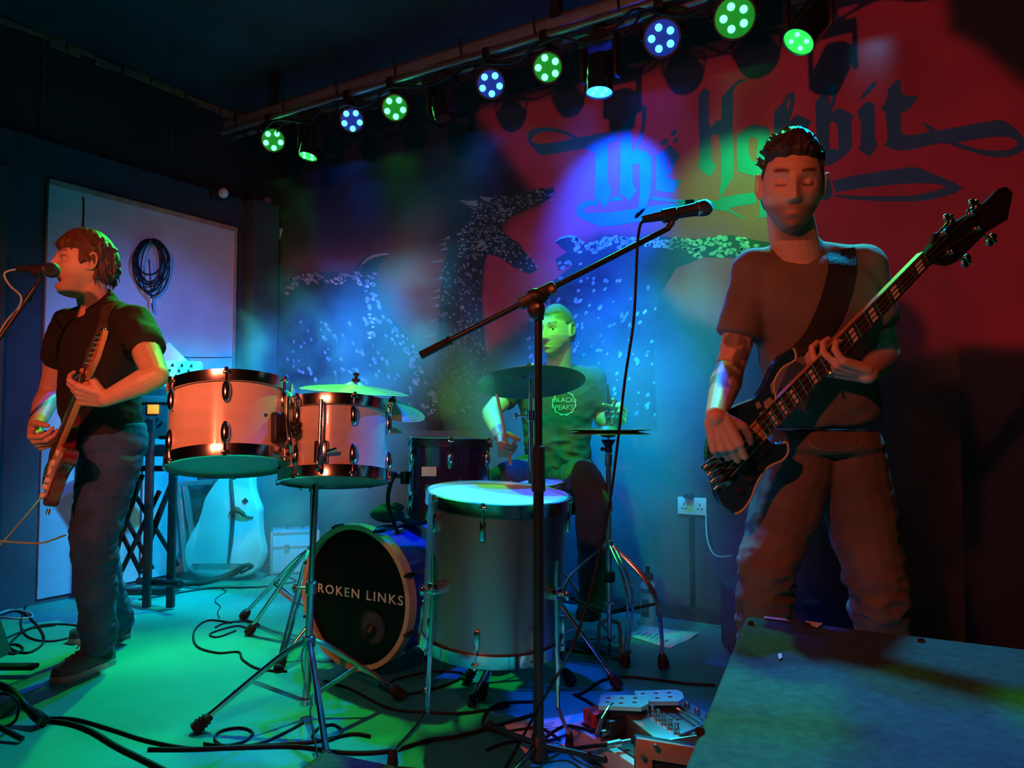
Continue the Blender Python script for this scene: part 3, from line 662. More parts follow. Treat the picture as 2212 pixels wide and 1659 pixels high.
# double tom stand
bs = G(660, 1545); tp = P(684, 1000, bs.dot(CF) - CAMPOS.dot(CF) if False else (bs - CAMPOS).dot(CF) + .02)
hubz = .25
st = stand('tom_stand', 'chrome double tom stand under the two pale toms', bs, tp, [G(430, 1582), G(862, 1512), G(708, 1668)], hubz, .035, .013, 'chrome', True, False, joints=(.44,), legr=.009)
blk = tp + UP * .012
b = MB(); b.box(axes(blk, Rh, Fh, UP), .13, .045, .05, .012); b.cyl(blk - UP * .05, blk, .02); obj('tom_holder', b, 'chrome', st)
for s_ in (-1, 1):
    q = blk + Rh * .036 * s_ + UP * .025; b = MB(); b.cyl(q, q + UP * .028, .007); b.ball(q + UP * .04, .016, 8, None, (1.15, .4, .75)); b.cyl(q + UP * .03, q + UP * .036, .012); obj('wing_screw', b, 'chrome', st)
b = MB(); e1 = c + Rh * .03 - Fh * .01
b.tube([blk - Rh * .05, blk - Rh * .085 + UP * .005, e1 + ax1 * -.07 + Rh * .012, e1 + ax1 * .03, e1 + ax1 * .10], .0085, 10, 5); obj('l_rod', b, 'chrome', st)
b = MB(); e2 = cB - Fh * .03
b.tube([blk + Rh * .05, blk + Rh * .085, e2 - ax2 * .055, e2 + ax2 * .02, e2 + ax2 * .12, e2 + ax2 * .165], .0065, 10, 5)
for k in range(4): b.cyl(e2 + ax2 * (.045 + .032 * k), e2 + ax2 * (.049 + .032 * k), .0078)
obj('l_rod', b, 'chrome', st)
# wire safety brace at the front of the tom stand
f0 = G(700, 1655); b = MB(); hb = Vector((bs.x, bs.y, hubz - .02)) - Fh * .02
for s_ in (-1, 1):
    w0 = Rh * s_
    b.tube([hb + w0 * .006, hb.lerp(f0, .12) + w0 * .017, hb.lerp(f0, .38) + w0 * .017, hb.lerp(f0, .46) + w0 * .007, hb.lerp(f0, .52) + w0 * .007, hb.lerp(f0, .6) + w0 * .016, hb.lerp(f0, .95) + w0 * .014], .0032, 8, 5)
obj('wire_leg', b, 'chrome', st)
# ---- kick drum
kc = P(774, 1287, 3.02); Yd = Vector((0, 1, 0)); kr = .262
kx, ky, kz = frame(-Yd, (1, 0, 0)); kb = kc + Yd * .40
kx = Vector((1, 0, 0)); kz = -Yd; ky = kz.cross(kx)
t = thing('bass_drum', 'black-fronted bass drum with band lettering and wooden hoop', 'drum', (kc.x, kc.y, 0))
mk = axes(kb, kx, ky, kz)
b = MB(); b.ring(mk, [(kr, .01), (kr, .39), (kr - .008, .39), (kr - .008, .01)], 64); obj('shell', b, 'bluewrap', t)
for zz in (.385, -.02):
    b = MB(); b.ring(mk, [(kr + .002, zz), (kr + .022, zz), (kr + .022, zz + .045), (kr + .002, zz + .045)], 72); obj('hoop', b, 'hoopwood', t)
b = MB(); b.lathe(mk, [(.001, .402), (kr + .004, .402), (kr + .004, .408), (.001, .408)], 64); obj('drumhead', b, 'blackhead', t)
b = MB(); b.lathe(mk, [(.001, .0), (kr + .004, .0), (kr + .004, .004), (.001, .004)], 64); obj('drumhead', b, 'drumhead', t)
for k in range(8):
    a = PI / 8 + k * PI / 4; o_ = kx * math.cos(a) + ky * math.sin(a)
    q = kc + o_ * (kr + .024); b = MB(); b.box(axes(q + Yd * .0, kz.cross(o_), o_, kz), .02, .022, .05, .005); b.cyl(q - Yd * .01, q - Yd * .035, .006); b.cyl(q, q + Yd * .10, .003); cl = obj('claw', b, 'black_metal', t)
    b = lug_mb(kc + Yd * .13 + o_ * (kr + .005), o_, kz, .012, .04, .014); obj('lug', b, 'chrome', t)
mt = axes(kc - Yd * .0095, kx, UP, -Yd)
text_letters('BROKEN LINKS', .056, mt @ T(-.010, .008, .0) @ Matrix.Diagonal((1.1, .92, 1, 1)), .0006, 1.22, .0004, 'print', t)
# port hole with microphone
hc = kc + kx * .085 - UP * .11 - Yd * .0095
b = MB(); b.ring(axes(hc, kx, UP, -Yd), [(.058, 0), (.066, 0), (.066, .003), (.058, .003)], 32); obj('port_ring', b, 'rubber', t)
b = MB(); b.lathe(axes(hc + Yd * .0015, kx, UP, -Yd), [(.001, 0), (.058, 0), (.058, .0008), (.001, .0008)], 32); obj('port_hole', b, 'ink', t)
b = MB(); b.cyl(hc - Yd * .03 + UP * -.02, hc + Yd * -.002, .018, .022, bev=.003); b.cyl(hc - Yd * .035 - UP * .02, hc - Yd * .05 - UP * .03, .008); single('kick_microphone', b, 'plastic', 'small black microphone in the port hole of the bass drum', 'microphone')
for s_ in (-1, 1):
    q = kc + Yd * .12 + kx * s_ * (kr + .01) - UP * .06; f = Vector((q.x + s_ * .10, q.y - .16, .02)); b = MB(); b.cyl(q + UP * .04 + Yd * .05, f, .008); b.ball(f, .018, 8); b.box(T(*q), .04, .05, .04, .008); obj('spur', b, 'chrome', t)
# ---- big silver floor tom
fb = P(1060, 1378, 2.47); ft = P(1076, 1070, 2.46)
fl = drum('floor_tom', 'drum', 'large silver floor tom with glowing blue-white head', ft, fb, .224, 'silverwrap', 8, -PI / 2 - .17 + .0, 'box', 'chrome', .036)
ftx, fz = fl[1], fl[3]
for (hx, hy), (mx_, my_), foot, dd in (((917, 1275), (905, 1500), (848, 1650), 2.27), ((1215, 1285), (1198, 1555), (1232, 1612), 2.3), ((1060, 1290), (1020, 1500), (1020, 1525), 2.75)):
    fo = G(*foot); d0 = (fo - CAMPOS).dot(CF)
    hA = P(hx, hy, dd if dd < 2.5 else 2.72)
    ctr = fb.lerp(ft, .3); od = Vector((hA.x - ctr.x, hA.y - ctr.y, 0)).normalized(); hA = Vector((ctr.x, ctr.y, hA.z)) + od * .25
    kn = Vector((hA.x, hA.y, .13)).lerp(Vector((fo.x, fo.y, .13)), .12)
    b = MB(); b.tube([hA + UP * .10, hA, kn + UP * .03, kn, fo + UP * .03], .0065, 8, 4); lg = obj('leg', b, 'chrome', fl[0])
    b = MB(); b.cyl(fo, fo + UP * .045, .017, .012, 14, .003); obj('rubber_foot', b, 'rubber', lg)
    b = MB(); b.box(axes(hA - od * .01, od.cross(UP), od, UP), .035, .045, .035, .006); b.cyl(hA + od * .01, hA + od * .035 + od.cross(UP) * .0, .006); b.ball(hA + od * .04, .013, 8, None, (.7, .7, 1.3)); obj('leg_bracket', b, 'chrome', fl[0])
# ---- dark rack tom on the kick
rb = P(968, 1112, 2.98); rt = P(972, 952, 3.0) 
rk = drum('rack_tom', 'drum', 'dark purple rack tom between the pale toms and the drummer', rt, rb, .158, 'purple', 6, -PI / 2 + .1, 'tear', 'black_metal', .03, group=None)
q = rb.lerp(rt, .62) - Fh * .162 - Rh * .062; b = MB(); b.box(axes(q, Rh, -Fh, UP), .055, .003, .035); obj('label_tag', b, 'tape', rk[0], label='pale octagonal maker tag')
q = rb.lerp(rt, .5) - Rh * .17; b = MB(); b.box(T(*q), .03, .04, .05, .006); b.tube([q, q - Rh * .05, q - Rh * .07 - UP * .1, q - Rh * .03 - UP * .22], .009, 8, 4); b.ball(q - Rh * .05 + UP * .01, .018, 8); obj('mount_arm', b, 'black_metal', rk[0])
# ---- snare
sb = P(1128, 1118, 3.08); s_t = P(1126, 1047, 3.08)
sn = drum('snare_drum', 'drum', 'chrome snare drum behind the silver floor tom', s_t, sb, .165, 'chrome', 8, .2, 'box', 'chrome', .03)
bs = Vector((sb.x, sb.y, 0)); stand('snare_stand', 'low chrome stand under the snare drum', bs, sb - UP * .012, [bs + Vector((.24, -.05, 0)), bs + Vector((-.16, .2, 0)), bs + Vector((-.1, -.24, 0))], .22, .06, .011)
# ---- cymbals
def cymbal(name, label, c, n_, r, matn='bronze', nut=True, group=None):
    n_ = Vector(n_).normalized(); x, y, z = frame(n_, (1, 0, 0)); m_ = axes(c, x, y, z); t = thing(name, label, 'cymbal', c, group)
    bell = r * .2; top = [(.006, bell * .34), (bell * .5, bell * .29), (bell * .85, bell * .1), (bell, 0), (r * .35, -.003), (r * .6, -.009), (r * .85, -.018), (r, -.027)]
    prof = top + [(p[0], p[1] - .0016) for p in reversed(top)]
    b = MB(); b.ring(m_, prof, 72); obj('plate', b, matn, t, ang=60)
    b = MB()
    for k in range(9):
        rr = bell * 1.2 + (r - bell * 1.2) * k / 9; zz = np.interp(rr, [p[0] for p in top], [p[1] for p in top])
        b.ring(m_, [(rr, zz + .0012), (rr + .002, zz + .0006), (rr + .002, zz - .0026), (rr, zz - .002)], 64)
    obj('lathe_ring', b, matn, t)
    b = MB(); h = bell * .34; b.cyl(c + z * (h), c + z * (h + .012), .016, n=14); obj('felt', b, 'rubber', t)
    b = MB(); b.cyl(c + z * (h + .01), c + z * (h + .038), .007); b.ball(c + z * (h + .03), .012, 8, m_, (1.5, .5, .7)); obj('wing_nut', b, 'chrome' if nut else 'rubber', t)
    return t
cc = P(1146, 813, 2.95); cn = (UP + Fh * .26 - Rh * .05).normalized()
cymbal('crash_cymbal', 'large dark green-lit crash cymbal in front of the drummer', cc, cn, .212, 'bronze_dark')
base = G(1128, 1452)
stand('cymbal_stand', 'chrome straight stand below the crash cymbal, behind the silver drum', Vector((cc.x, cc.y, 0)), cc - cn * .012, [G(1040, 1512), Vector((cc.x + .3, cc.y + .12, 0)), Vector((cc.x - .12, cc.y + .28, 0))], .42, .14, .0125, 'chrome', True, True, joints=(.75, 1.03))
rc = P(768, 832, 3.15); rn = (UP + Rh * .08 - Fh * .06).normalized()
cymbal('ride_cymbal', 'thin ride cymbal edge-on above the right pale tom', rc, rn, .225, 'bronze', False)
r2 = P(846, 872, 3.3); cymbal('crash_cymbal', 'tilted bright cymbal right of and just below the ride cymbal', r2, (UP + Rh * .28 - Fh * .25), .155, 'bronze', False)
r3 = P(836, 920, 3.42); cymbal('splash_cymbal', 'small cymbal peeking out under the tilted bright cymbal', r3, (UP + Rh * .05 - Fh * .05), .075, 'bronze', False)
bb = G(672, 1375); q = Vector((rc.x, rc.y, 0))
b3 = Vector((bb.x, bb.y, 0))
cs = stand('cymbal_stand', 'chrome boom cymbal stand with splayed legs left of the bass drum', b3, P(676, 1010, (bb - CAMPOS).dot(CF)), [G(528, 1338), G(540, 1372), G(604, 1448)], .40, .10, .0125, 'chrome', True, True, joints=(.7,), legr=.01)
b = MB(); b.tube([P(676, 1015, (bb - CAMPOS).dot(CF)), P(730, 900, 3.3), rc - rn * .012], .007, 8, 3); obj('boom', b, 'chrome', cs)
b = MB(); b.tube([P(690, 1000, (bb - CAMPOS).dot(CF)), r3 - UP * .03, r3 - UP * .004], .006, 8, 2); b.tube([r3 - UP * .005, r3.lerp(r2, .5) + UP * .006, r2 - UP * .01], .005, 8, 1); obj('boom', b, 'black_metal', cs)
# ---- hi-hat
hc = P(1314, 934, 3.2); hb0 = Vector((hc.x, hc.y, 0))
t = thing('hi_hat', 'pair of hi-hat cymbals on a chrome stand right of the drummer', 'cymbal', hb0)
for s_, zz, lab in ((1, .012, None), (-1, -.006, None)):
    prof = [(.006, .016), (.028, .013), (.036, 0), (.09, -.004), (.178, -.018), (.178, -.0195), (.09, -.0055), (.036, -.0015), (.028, .0115), (.006, .0145)]
    b = MB(); b.ring(mtx(hc + UP * zz, UP * s_), prof, 56); obj('hat_cymbal', b, 'bronze', t, ang=60)
b = MB(); b.cyl(hb0 + UP * .1, hc - UP * .05, .011, n=16); b.cyl(hc - UP * .14, hc - UP * .09, .016); obj('pole', b, 'chrome', t)
b = MB(); b.cyl(hc - UP * .1, hc + UP * .14, .0035); b.cyl(hc + UP * .2, hc + UP * .1, .003); obj('pull_rod', b, 'chrome', t)
b = MB(); b.cyl(hc + UP * .02, hc + UP * .035, .017); b.cyl(hc + UP * .035, hc + UP * .07, .012, bev=.002); b.box(T(*(hc + UP * .075)), .026, .026, .025, .004); b.tube([hc + UP * .09, hc + UP * .105 + Rh * .02, hc + UP * .135 + Rh * .035], .005, 6, 3); obj('clutch', b, 'chrome_dull', t)
b = MB(); b.cyl(hc - UP * .055, hc - UP * .03, .02, .03, bev=.003); b.cyl(hc - UP * .085, hc - UP * .055, .016); b.ball(hc - UP * .07 - Rh * .025, .009); obj('seat_cup', b, 'black_metal', t)
for zz in (.62,): b = MB(); b.cyl(hb0 + UP * zz, hb0 + UP * (zz + .05), .017, n=16, bev=.003); b.cyl(hb0 + UP * (zz + .03), hb0 + UP * (zz + .03) - Rh * .05, .005); b.ball(hb0 + UP * (zz + .03) - Rh * .05, .01); obj('height_clamp', b, 'chrome', t)
for zz, rr in ((.46, .018), (.33, .024), (.20, .02)): b = MB(); b.cyl(hb0 + UP * zz, hb0 + UP * (zz + .045), rr, n=16, bev=.004); obj('collar', b, 'black_metal' if zz == .33 else 'chrome', t)
for fx, fy in ((1350, 1446), (1433, 1450), (1205, 1420)):
    f = G(fx, fy); d = (f - hb0).normalized(); sd = d.cross(UP); p0 = hb0 + UP * .48 + d * .02; p1 = p0.lerp(f, .45) + d * .08 + UP * .04; p2 = f + UP * .03
    b = MB()
    for s_ in (-1, 1): b.tube([p0 + sd * .009 * s_, p1 + sd * .013 * s_, p2 + sd * .006 * s_], .0055, 8, 5)
    lg = obj('leg', b, 'chrome', t)
    b = MB(); dr = (p2 - p1).normalized(); b.cyl(p2 - dr * .04, p2 + dr * .02, .014, .023, 14, .004)
    for k in range(3): b.cyl(p2 - dr * (.004 + .012 * k), p2 + dr * (.004 - .012 * k), .0235 - k * .002)
    obj('rubber_foot', b, 'rubber', lg)
    b = MB(); b.cyl(hb0 + UP * .2, p1.lerp(p2, .15), .006); obj('brace', b, 'black_metal', t)
b = MB(); w0 = hb0
b.tube([w0 - Rh * .045 + UP * .02, w0 - Rh * .045 + UP * .13, w0 - Rh * .03 + UP * .165, w0 + Rh * .03 + UP * .165, w0 + Rh * .045 + UP * .13, w0 + Rh * .045 + UP * .02], .008, 8, 4); b.cyl(w0 - Rh * .045 + UP * .02, w0 + Rh * .045 + UP * .02, .008); obj('pedal_frame', b, 'ply', t)
b = MB()
for k in range(6): b.box(T(*(w0 + UP * (.03 + .02 * k))), .014, .008, .014, .003)
obj('chain', b, 'black_metal', t)
pf = G(1262, 1392); b = MB(); b.box(axes(pf.lerp(w0, .4) + UP * .06, (w0 - pf).normalized(), (w0 - pf).normalized().cross(UP), UP) @ Matrix.Rotation(-.25, 4, 'Y'), .26, .09, .012, .004); obj('footboard', b, 'chrome_dull', t)
b = MB(); b.box(T(*(pf.lerp(w0, .4) + UP * .008)), .3, .13, .014, .004); obj('base_plate', b, 'black_metal', t)
# drum pedal of the kick (dark)
q = Vector((kb.x + .06, kb.y + .17, .0)); t = thing('bass_drum_pedal', 'dark pedal behind the bass drum at the drummer\'s feet', 'pedal', q)
b = MB(); b.box(T(q.x, q.y, .012), .12, .3, .016, .004); obj('base_plate', b, 'black_metal', t)
b = MB(); b.box(T(q.x, q.y, .07) @ Matrix.Rotation(-.2, 4, 'X'), .085, .26, .01, .004); obj('footboard', b, 'chrome_dull', t)
# clutter of black bags / cloth on top of the kick
b = MB(); q = kc + Yd * .2 + UP * (kr + .02)
b.ball(q - Rh * .02 + UP * .02, .06, 10, None, (1.4, .9, .6)); b.ball(q + Rh * .1 + UP * .0, .055, 10, None, (1.4, 1, .5)); b.ball(q + Rh * .0 + UP * .05, .04, 10, None, (1.6, .8, .5))
single('dark_cloth', b, 'trousers', 'dark crumpled cloth lying on top of the bass drum', 'cloth')
# tall black floor-tom behind right (only the cluster of dark hardware) : throne
q = P(1225, 1140, 3.55); t = thing('drum_throne', 'low round black stool beneath the seated drummer', 'stool', (q.x, q.y, 0))
SEAT = Vector((q.x, q.y, .53))

# ================================================================ PEOPLE
from mathutils.bvhtree import BVHTree
def sst(a, b, x): t = max(0.0, min(1.0, (x - a) / (b - a))); return t * t * (3 - 2 * t)
def ga(x, s): return math.exp(-(x / s) ** 2)
def head_pt(d, op=0.0):
    """unit direction -> point of the head, local: x right, y face, z up (eyes at z = 0.005)"""
    x, y, z = d.x * .074, d.y * .094, d.z * .120
    k = sst(-.01, -.115, z)
    x *= 1 - .20 * k * k
    if abs(x) > .0 and z < -.02: x *= 1.03
    if y > 0:
        y = .094 * (d.y ** .86); k2 = sst(-.04, -.12, z); y += .030 * k2
        y -= .006 * sst(.03, .09, z)
    else:
        y *= 1.06 + .06 * ga(z - .03, .05); y *= 1 - .35 * sst(-.02, -.11, z)
    if d.y > .12:
        w_ = sst(.12, .45, d.y)
        br = sst(.045, .0, z) * sst(-.052, -.036, z)               # nose
        nz_ = br * (.006 + .021 * sst(.028, -.036, z))
        y += w_ * nz_ * ga(x, .0095 + .007 * sst(.0, -.038, z))
        y += w_ * .004 * (ga(x - .013, .007) + ga(x + .013, .007)) * ga(z + .036, .008)
        y -= w_ * .013 * (ga(x - .032, .0165) + ga(x + .032, .0165)) * ga(z - .006, .0125)
        y += w_ * .0055 * (ga(x - .030, .022) + ga(x + .030, .022)) * ga(z - .028, .008)
        y += w_ * .004 * (ga(x - .045, .017) + ga(x + .045, .017)) * ga(z + .022, .017)
        y += w_ * .007 * ga(x, .022) * ga(z + .0605 - .004 * op, .0055)
        y += w_ * .0075 * ga(x, .019) * ga(z + .0735 + .014 * op, .006)
        y -= w_ * .006 * ga(x, .026) * ga(z + .0668 + .005 * op, .0022 + .001)
        y -= w_ * .030 * op * ga(x, .017) * ga(z + .0715, .0085)
        y -= w_ * .004 * ga(x, .02) * ga(z + .088 + .01 * op, .006)
        y += w_ * .006 * ga(x, .02) * ga(z + .106, .012)
        y -= w_ * .003 * ga(abs(x) - .05, .015) * ga(z + .06, .02)
    if op and z < -.07: z -= .010 * op * sst(-.07, -.1, z)
    return Vector((x, y, z))
def sphere_grid(fn, nt=90, na=110):
    rings = []
    for i in range(1, nt):
        t = PI * i / nt
        rings.append([fn(Vector((math.sin(t) * math.sin(2 * PI * j / na), math.sin(t) * math.cos(2 * PI * j / na), -math.cos(t)))) for j in range(na)])
    return rings
def head_mb(mb, Mh, op=0.0, ears=True):
    mb.loft([[Mh @ p for p in r] for r in sphere_grid(lambda d: head_pt(d, op))])
    if ears:
        for s_ in (-1, 1):
            c = Mh @ Vector((s_ * .077, -.004, -.004)); m3 = Mh @ Matrix.Rotation(s_ * -.35, 4, 'Z')
            e = [Mh @ Vector((s_ * (.078 + .010 * (1 if abs(a) < 2.6 else .3)), -.006 - .016 * math.sin(a + .2) * .9, .0 + .030 * math.cos(a))) for a in [k * 2 * PI / 12 for k in range(12)]]
            mb.tube(e, .0045, 6, 2, True)
            mb.ball(Mh @ Vector((s_ * .0765, -.004, -.001)), 1, 8, Mh, (.006, .014, .027))
            mb.ball(Mh @ Vector((s_ * .078, .004, -.026)), 1, 6, Mh, (.006, .008, .009))
def hand(mb, wr, d, n, t, curls, th=0.4, s=1.0, spread=.0):
    wr = Vector(wr); d = Vector(d).normalized(); n = Vector(n); n = (n - d * n.dot(d)).normalized(); t = Vector(t); sd = d.cross(n); sd = sd if sd.dot(t) > 0 else -sd
    L = [(.043, .027, .021), (.048, .030, .023), (.044, .028, .022), (.034, .022, .019)]
    for k in range(4):
        base = wr + (d * (.086 - .004 * abs(k - 1)) + sd * (.031 - .0205 * k)) * s
        mb.capsule(wr + (d * .012 + sd * (.018 - .012 * k)) * s, base, .0155 * s, .0125 * s, 10)
        a = 0; p = base; dk_ = (d + sd * spread * (1.5 - k)).normalized()
        for i in range(3):
            a += curls[k][i]; dd = dk_ * math.cos(a) + n * math.sin(a); q = p + dd * L[k][i] * s
            mb.capsule(p, q, (.0098 - .0010 * i) * s, (.0090 - .0011 * i) * s, 9); p = q
    mb.capsule(wr + (d * .03 + n * .006) * s, wr + (d * .06 + n * .006) * s, .021 * s, .019 * s, 10)
    b0 = wr + (d * .018 + sd * .020 + n * .006) * s
    d1 = (d * .62 + sd * .62 + n * th).normalized(); p1 = b0 + d1 * .045 * s
    d2 = (d * .85 + sd * .15 + n * (th + .2)).normalized(); p2 = p1 + d2 * .032 * s
    d3 = (d * .85 - sd * .1 + n * (th + .3)).normalized(); p3 = p2 + d3 * .026 * s
    mb.capsule(b0, p1, .0165 * s, .0125 * s, 10); mb.capsule(p1, p2, .0118 * s, .0105 * s, 10); mb.capsule(p2, p3, .0105 * s, .0085 * s, 10)
def arm(mb, sh, el, wr, k=1.0):
    sh, el, wr = Vector(sh), Vector(el), Vector(wr)
    mb.capsule(sh, sh.lerp(el, .45), .054 * k, .050 * k, 16); mb.capsule(sh.lerp(el, .45), el, .050 * k, .040 * k, 16)
    mb.capsule(el, el.lerp(wr, .28), .041 * k, .044 * k, 16); mb.capsule(el.lerp(wr, .28), wr, .044 * k, .0265 * k, 16)
def remesh(mb, voxel, sm=2, fac=.5):
    me = bpy.data.meshes.new('tmp'); me.from_pydata(mb.v, [], mb.f)
    bm = bmesh.new(); bm.from_mesh(me); bmesh.ops.recalc_face_normals(bm, faces=bm.faces[:]); bm.to_mesh(me); bm.free()
    o = bpy.data.objects.new('tmp', me); COL.objects.link(o)
    r = o.modifiers.new('r', 'REMESH'); r.mode = 'VOXEL'; r.voxel_size = voxel
    if sm: q = o.modifiers.new('s', 'SMOOTH'); q.iterations = sm; q.factor = fac
    bpy.context.view_layer.update()
    e = o.evaluated_get(bpy.context.evaluated_depsgraph_get()); out = bpy.data.meshes.new_from_object(e)
    bpy.data.objects.remove(o); bpy.data.meshes.remove(me); return out
def place(name, me, parent, m, root, lab=None):
    off = root.location; me.transform(Matrix.Translation(-off)); me.name = name
    me.polygons.foreach_set('use_smooth', [True] * len(me.polygons)); me.materials.clear(); me.materials.append(M[m] if isinstance(m, str) else m)
    o = link(name, me, parent)
    if lab: o['label'] = lab
    return o
def paint(me, fn):
    at = me.color_attributes.new('paint', 'FLOAT_COLOR', 'POINT'); a = np.ones((len(me.vertices), 4), np.float32)
    for i, v in enumerate(me.vertices): a[i, :3] = fn(v.co)
    at.data.foreach_set('color', a.ravel())
def wrinkle(me, amp, scl, fn=None, seed=0):
    ns = [v.normal.copy() for v in me.vertices]; sv = Vector(scl); so = Vector((seed, seed * 1.7, 0))
    for v, n_ in zip(me.vertices, ns):
        k = fn(v.co) if fn else 1.0
        q = Vector((v.co.x * sv.x, v.co.y * sv.y, v.co.z * sv.z)) + so
        h = noise.noise(q) ; r = 1 - abs(noise.noise(q * 1.7 + Vector((4, 4, 4)))) * 2
        v.co += n_ * (h * .7 + (r - .3) * .5) * amp * k
def bvh(me): return BVHTree.FromPolygons([v.co.copy() for v in me.vertices], [tuple(p.vertices) for p in me.polygons])
def drape(pts, tree, toward, off):
    """project points onto a surface from the side the vector 'toward' points away from"""
    toward = Vector(toward).normalized(); out = []
    for p in pts:
        h = tree.ray_cast(Vector(p) - toward * .6, toward)[0]; out.append((h if h is not None else Vector(p)) - toward * off)
    return out
def ribbon(tree, path, wdir, wd, toward, off, thick=.003, sub=8):
    ps = curve(path, sub); rows = []
    for i, p in enumerate(ps):
        row = [p + Vector(wdir[min(i * len(wdir) // len(ps), len(wdir) - 1)]).normalized() * wd * u for u in (-.5, -.25, 0, .25, .5)]
        rows.append(drape(row, tree, toward, off))
    # ease jumps
    for _ in range(3):
        for i in range(1, len(rows) - 1): rows[i] = [rows[i][j] * .5 + (rows[i - 1][j] + rows[i + 1][j]) * .25 for j in range(5)]
    b = MB(); tw = Vector(toward).normalized(); rg = [r + [q - tw * thick for q in reversed(r)] for r in rows]
    b.loft(rg); return b
def ellring(c, x, y, a, b_, n=28, p=2.4):
    out = []
    for i in range(n):
        t = 2 * PI * i / n; ct, st = math.cos(t), math.sin(t)
        out.append(c + x * (a * math.copysign(abs(ct) ** (2 / p), ct)) + y * (b_ * math.copysign(abs(st) ** (2 / p), st)))
    return out
SKIN = np.array([.62, .37, .28])
def skin_paint(Mh, lips=(.42, .17, .15), stubble=0.0, buzz=0.0, brow=(.06, .035, .02), tattoo=None, op=0.0, shut=False):
    inv = Mh.inverted()
    def f(co):
        p = inv @ co; c = SKIN.copy(); x, y, z = p
        if abs(x) < .1 and -.14 < z < .14 and y > -.13:
            if y > .05:
                l = ga(x, .021) ** 2 * (ga(z + .0605, .006) + ga(z + .0745 + .014 * op, .0065)); c = c * (1 - min(1, l)) + np.array(lips) * min(1, l)
                if op: m_ = ga(x, .017) ** 2 * ga(z + .0725, .0075); c = c * (1 - min(1, 1.4 * m_)) + np.array([.05, .01, .01]) * min(1, 1.4 * m_)
            if stubble:
                s_ = stubble * sst(-.04, -.06, z) * sst(.0, .03, y) * (1 - ga(x, .018) * ga(z + .067, .011)); s_ = max(s_, stubble * ga(z + .05, .006) * ga(x, .022) if y > .06 else 0); c = c * (1 - .65 * s_)
            if y > .045:
                for sx in (-1, 1):
                    xx = x * sx; zb = .030 + .004 * math.sin((xx - .015) * 60)
                    if .013 < xx < .052: b_ = ga(z - zb, .0055) * sst(.012, .018, xx) * sst(.056, .044, xx); c = c * (1 - .95 * b_) + np.array(brow) * .95 * b_
                    if .014 < xx < .050: l_ = ga(z - ((-.0035 + 9 * (xx - .0315) ** 2) if shut else (.0135 - 14 * (xx - .0315) ** 2)), .0026) * sst(.015, .020, xx) * sst(.050, .044, xx); c = c * (1 - .9 * l_) + np.array([.03, .018, .014]) * .9 * l_
            if buzz:
                hl = .058 - .5 * max(0, .04 - y) - .25 * abs(x); h_ = sst(hl - .006, hl + .01, z) * buzz if y > -.0 else sst(-.06, -.04, z) * buzz
                c = c * (1 - h_) + np.array([.13, .09, .065]) * h_
        if tattoo:
            k = tattoo(co)
            if k: c = c * (1 - k) + np.array([.05, .06, .07]) * k
        return c
    return f
def eyes(Mh, parent, root, closed=0.0, gaze=(0, 0)):
    for s_ in (-1, 1):
        c = Mh @ Vector((s_ * .0315, .0685, .004)); b = MB(); b.ball(c, .0125, 12); e = obj('eye', b, 'eye', parent)
        g = (Mh.to_3x3() @ Vector((gaze[0], 1, gaze[1]))).normalized(); b = MB(); b.ball(c + g * .0066, .0072, 8); obj('iris', b, 'iris', e)
def lids(mb, Mh, closed):
    for s_ in (-1, 1):
        c = Vector((s_ * .0315, .0685, .004))
        for sg, lim in ((1, .38 - 1.0 * closed), (-1, .5)):
            rr = []
            for i in range(7):
                el = 1.4 + (lim - 1.4) * i / 6.0; row = []
                for j in range(9):
                    az = -1.25 + 2.5 * j / 8; row.append(Vector((math.sin(az) * math.cos(el), math.cos(az) * math.cos(el), math.sin(el) * sg)) * .0146)
                rr.append(row)
            pts = []; 
            for row in rr: pts.append([Mh @ (c + q) for q in row] + [Mh @ (c + q * .86) for q in reversed(row)])
            mb.loft(pts)
def hair_mb(Mh, thick, cover, strand=.004, na=130, nt=100, seed=0):
    """closed shell: 'thick(d)' on the scalp, sunk inside the head elsewhere"""
    def f(d):
        p = head_pt(d); k = cover(p, d); t_ = thick(p, d)
        a = math.atan2(d.x, d.y)
        r = noise.noise(Vector((a * 9 + seed, d.z * 2.2, seed))) * 1.0 + noise.noise(Vector((a * 22, d.z * 4 + seed, 2))) * .6
        o_ = -.012 * (1 - k) + k * (t_ + strand * r)
        return Mh @ (p * (1 + o_ / max(p.length, .05)))
    b = MB(); b.loft(sphere_grid(f, nt, na)); return b
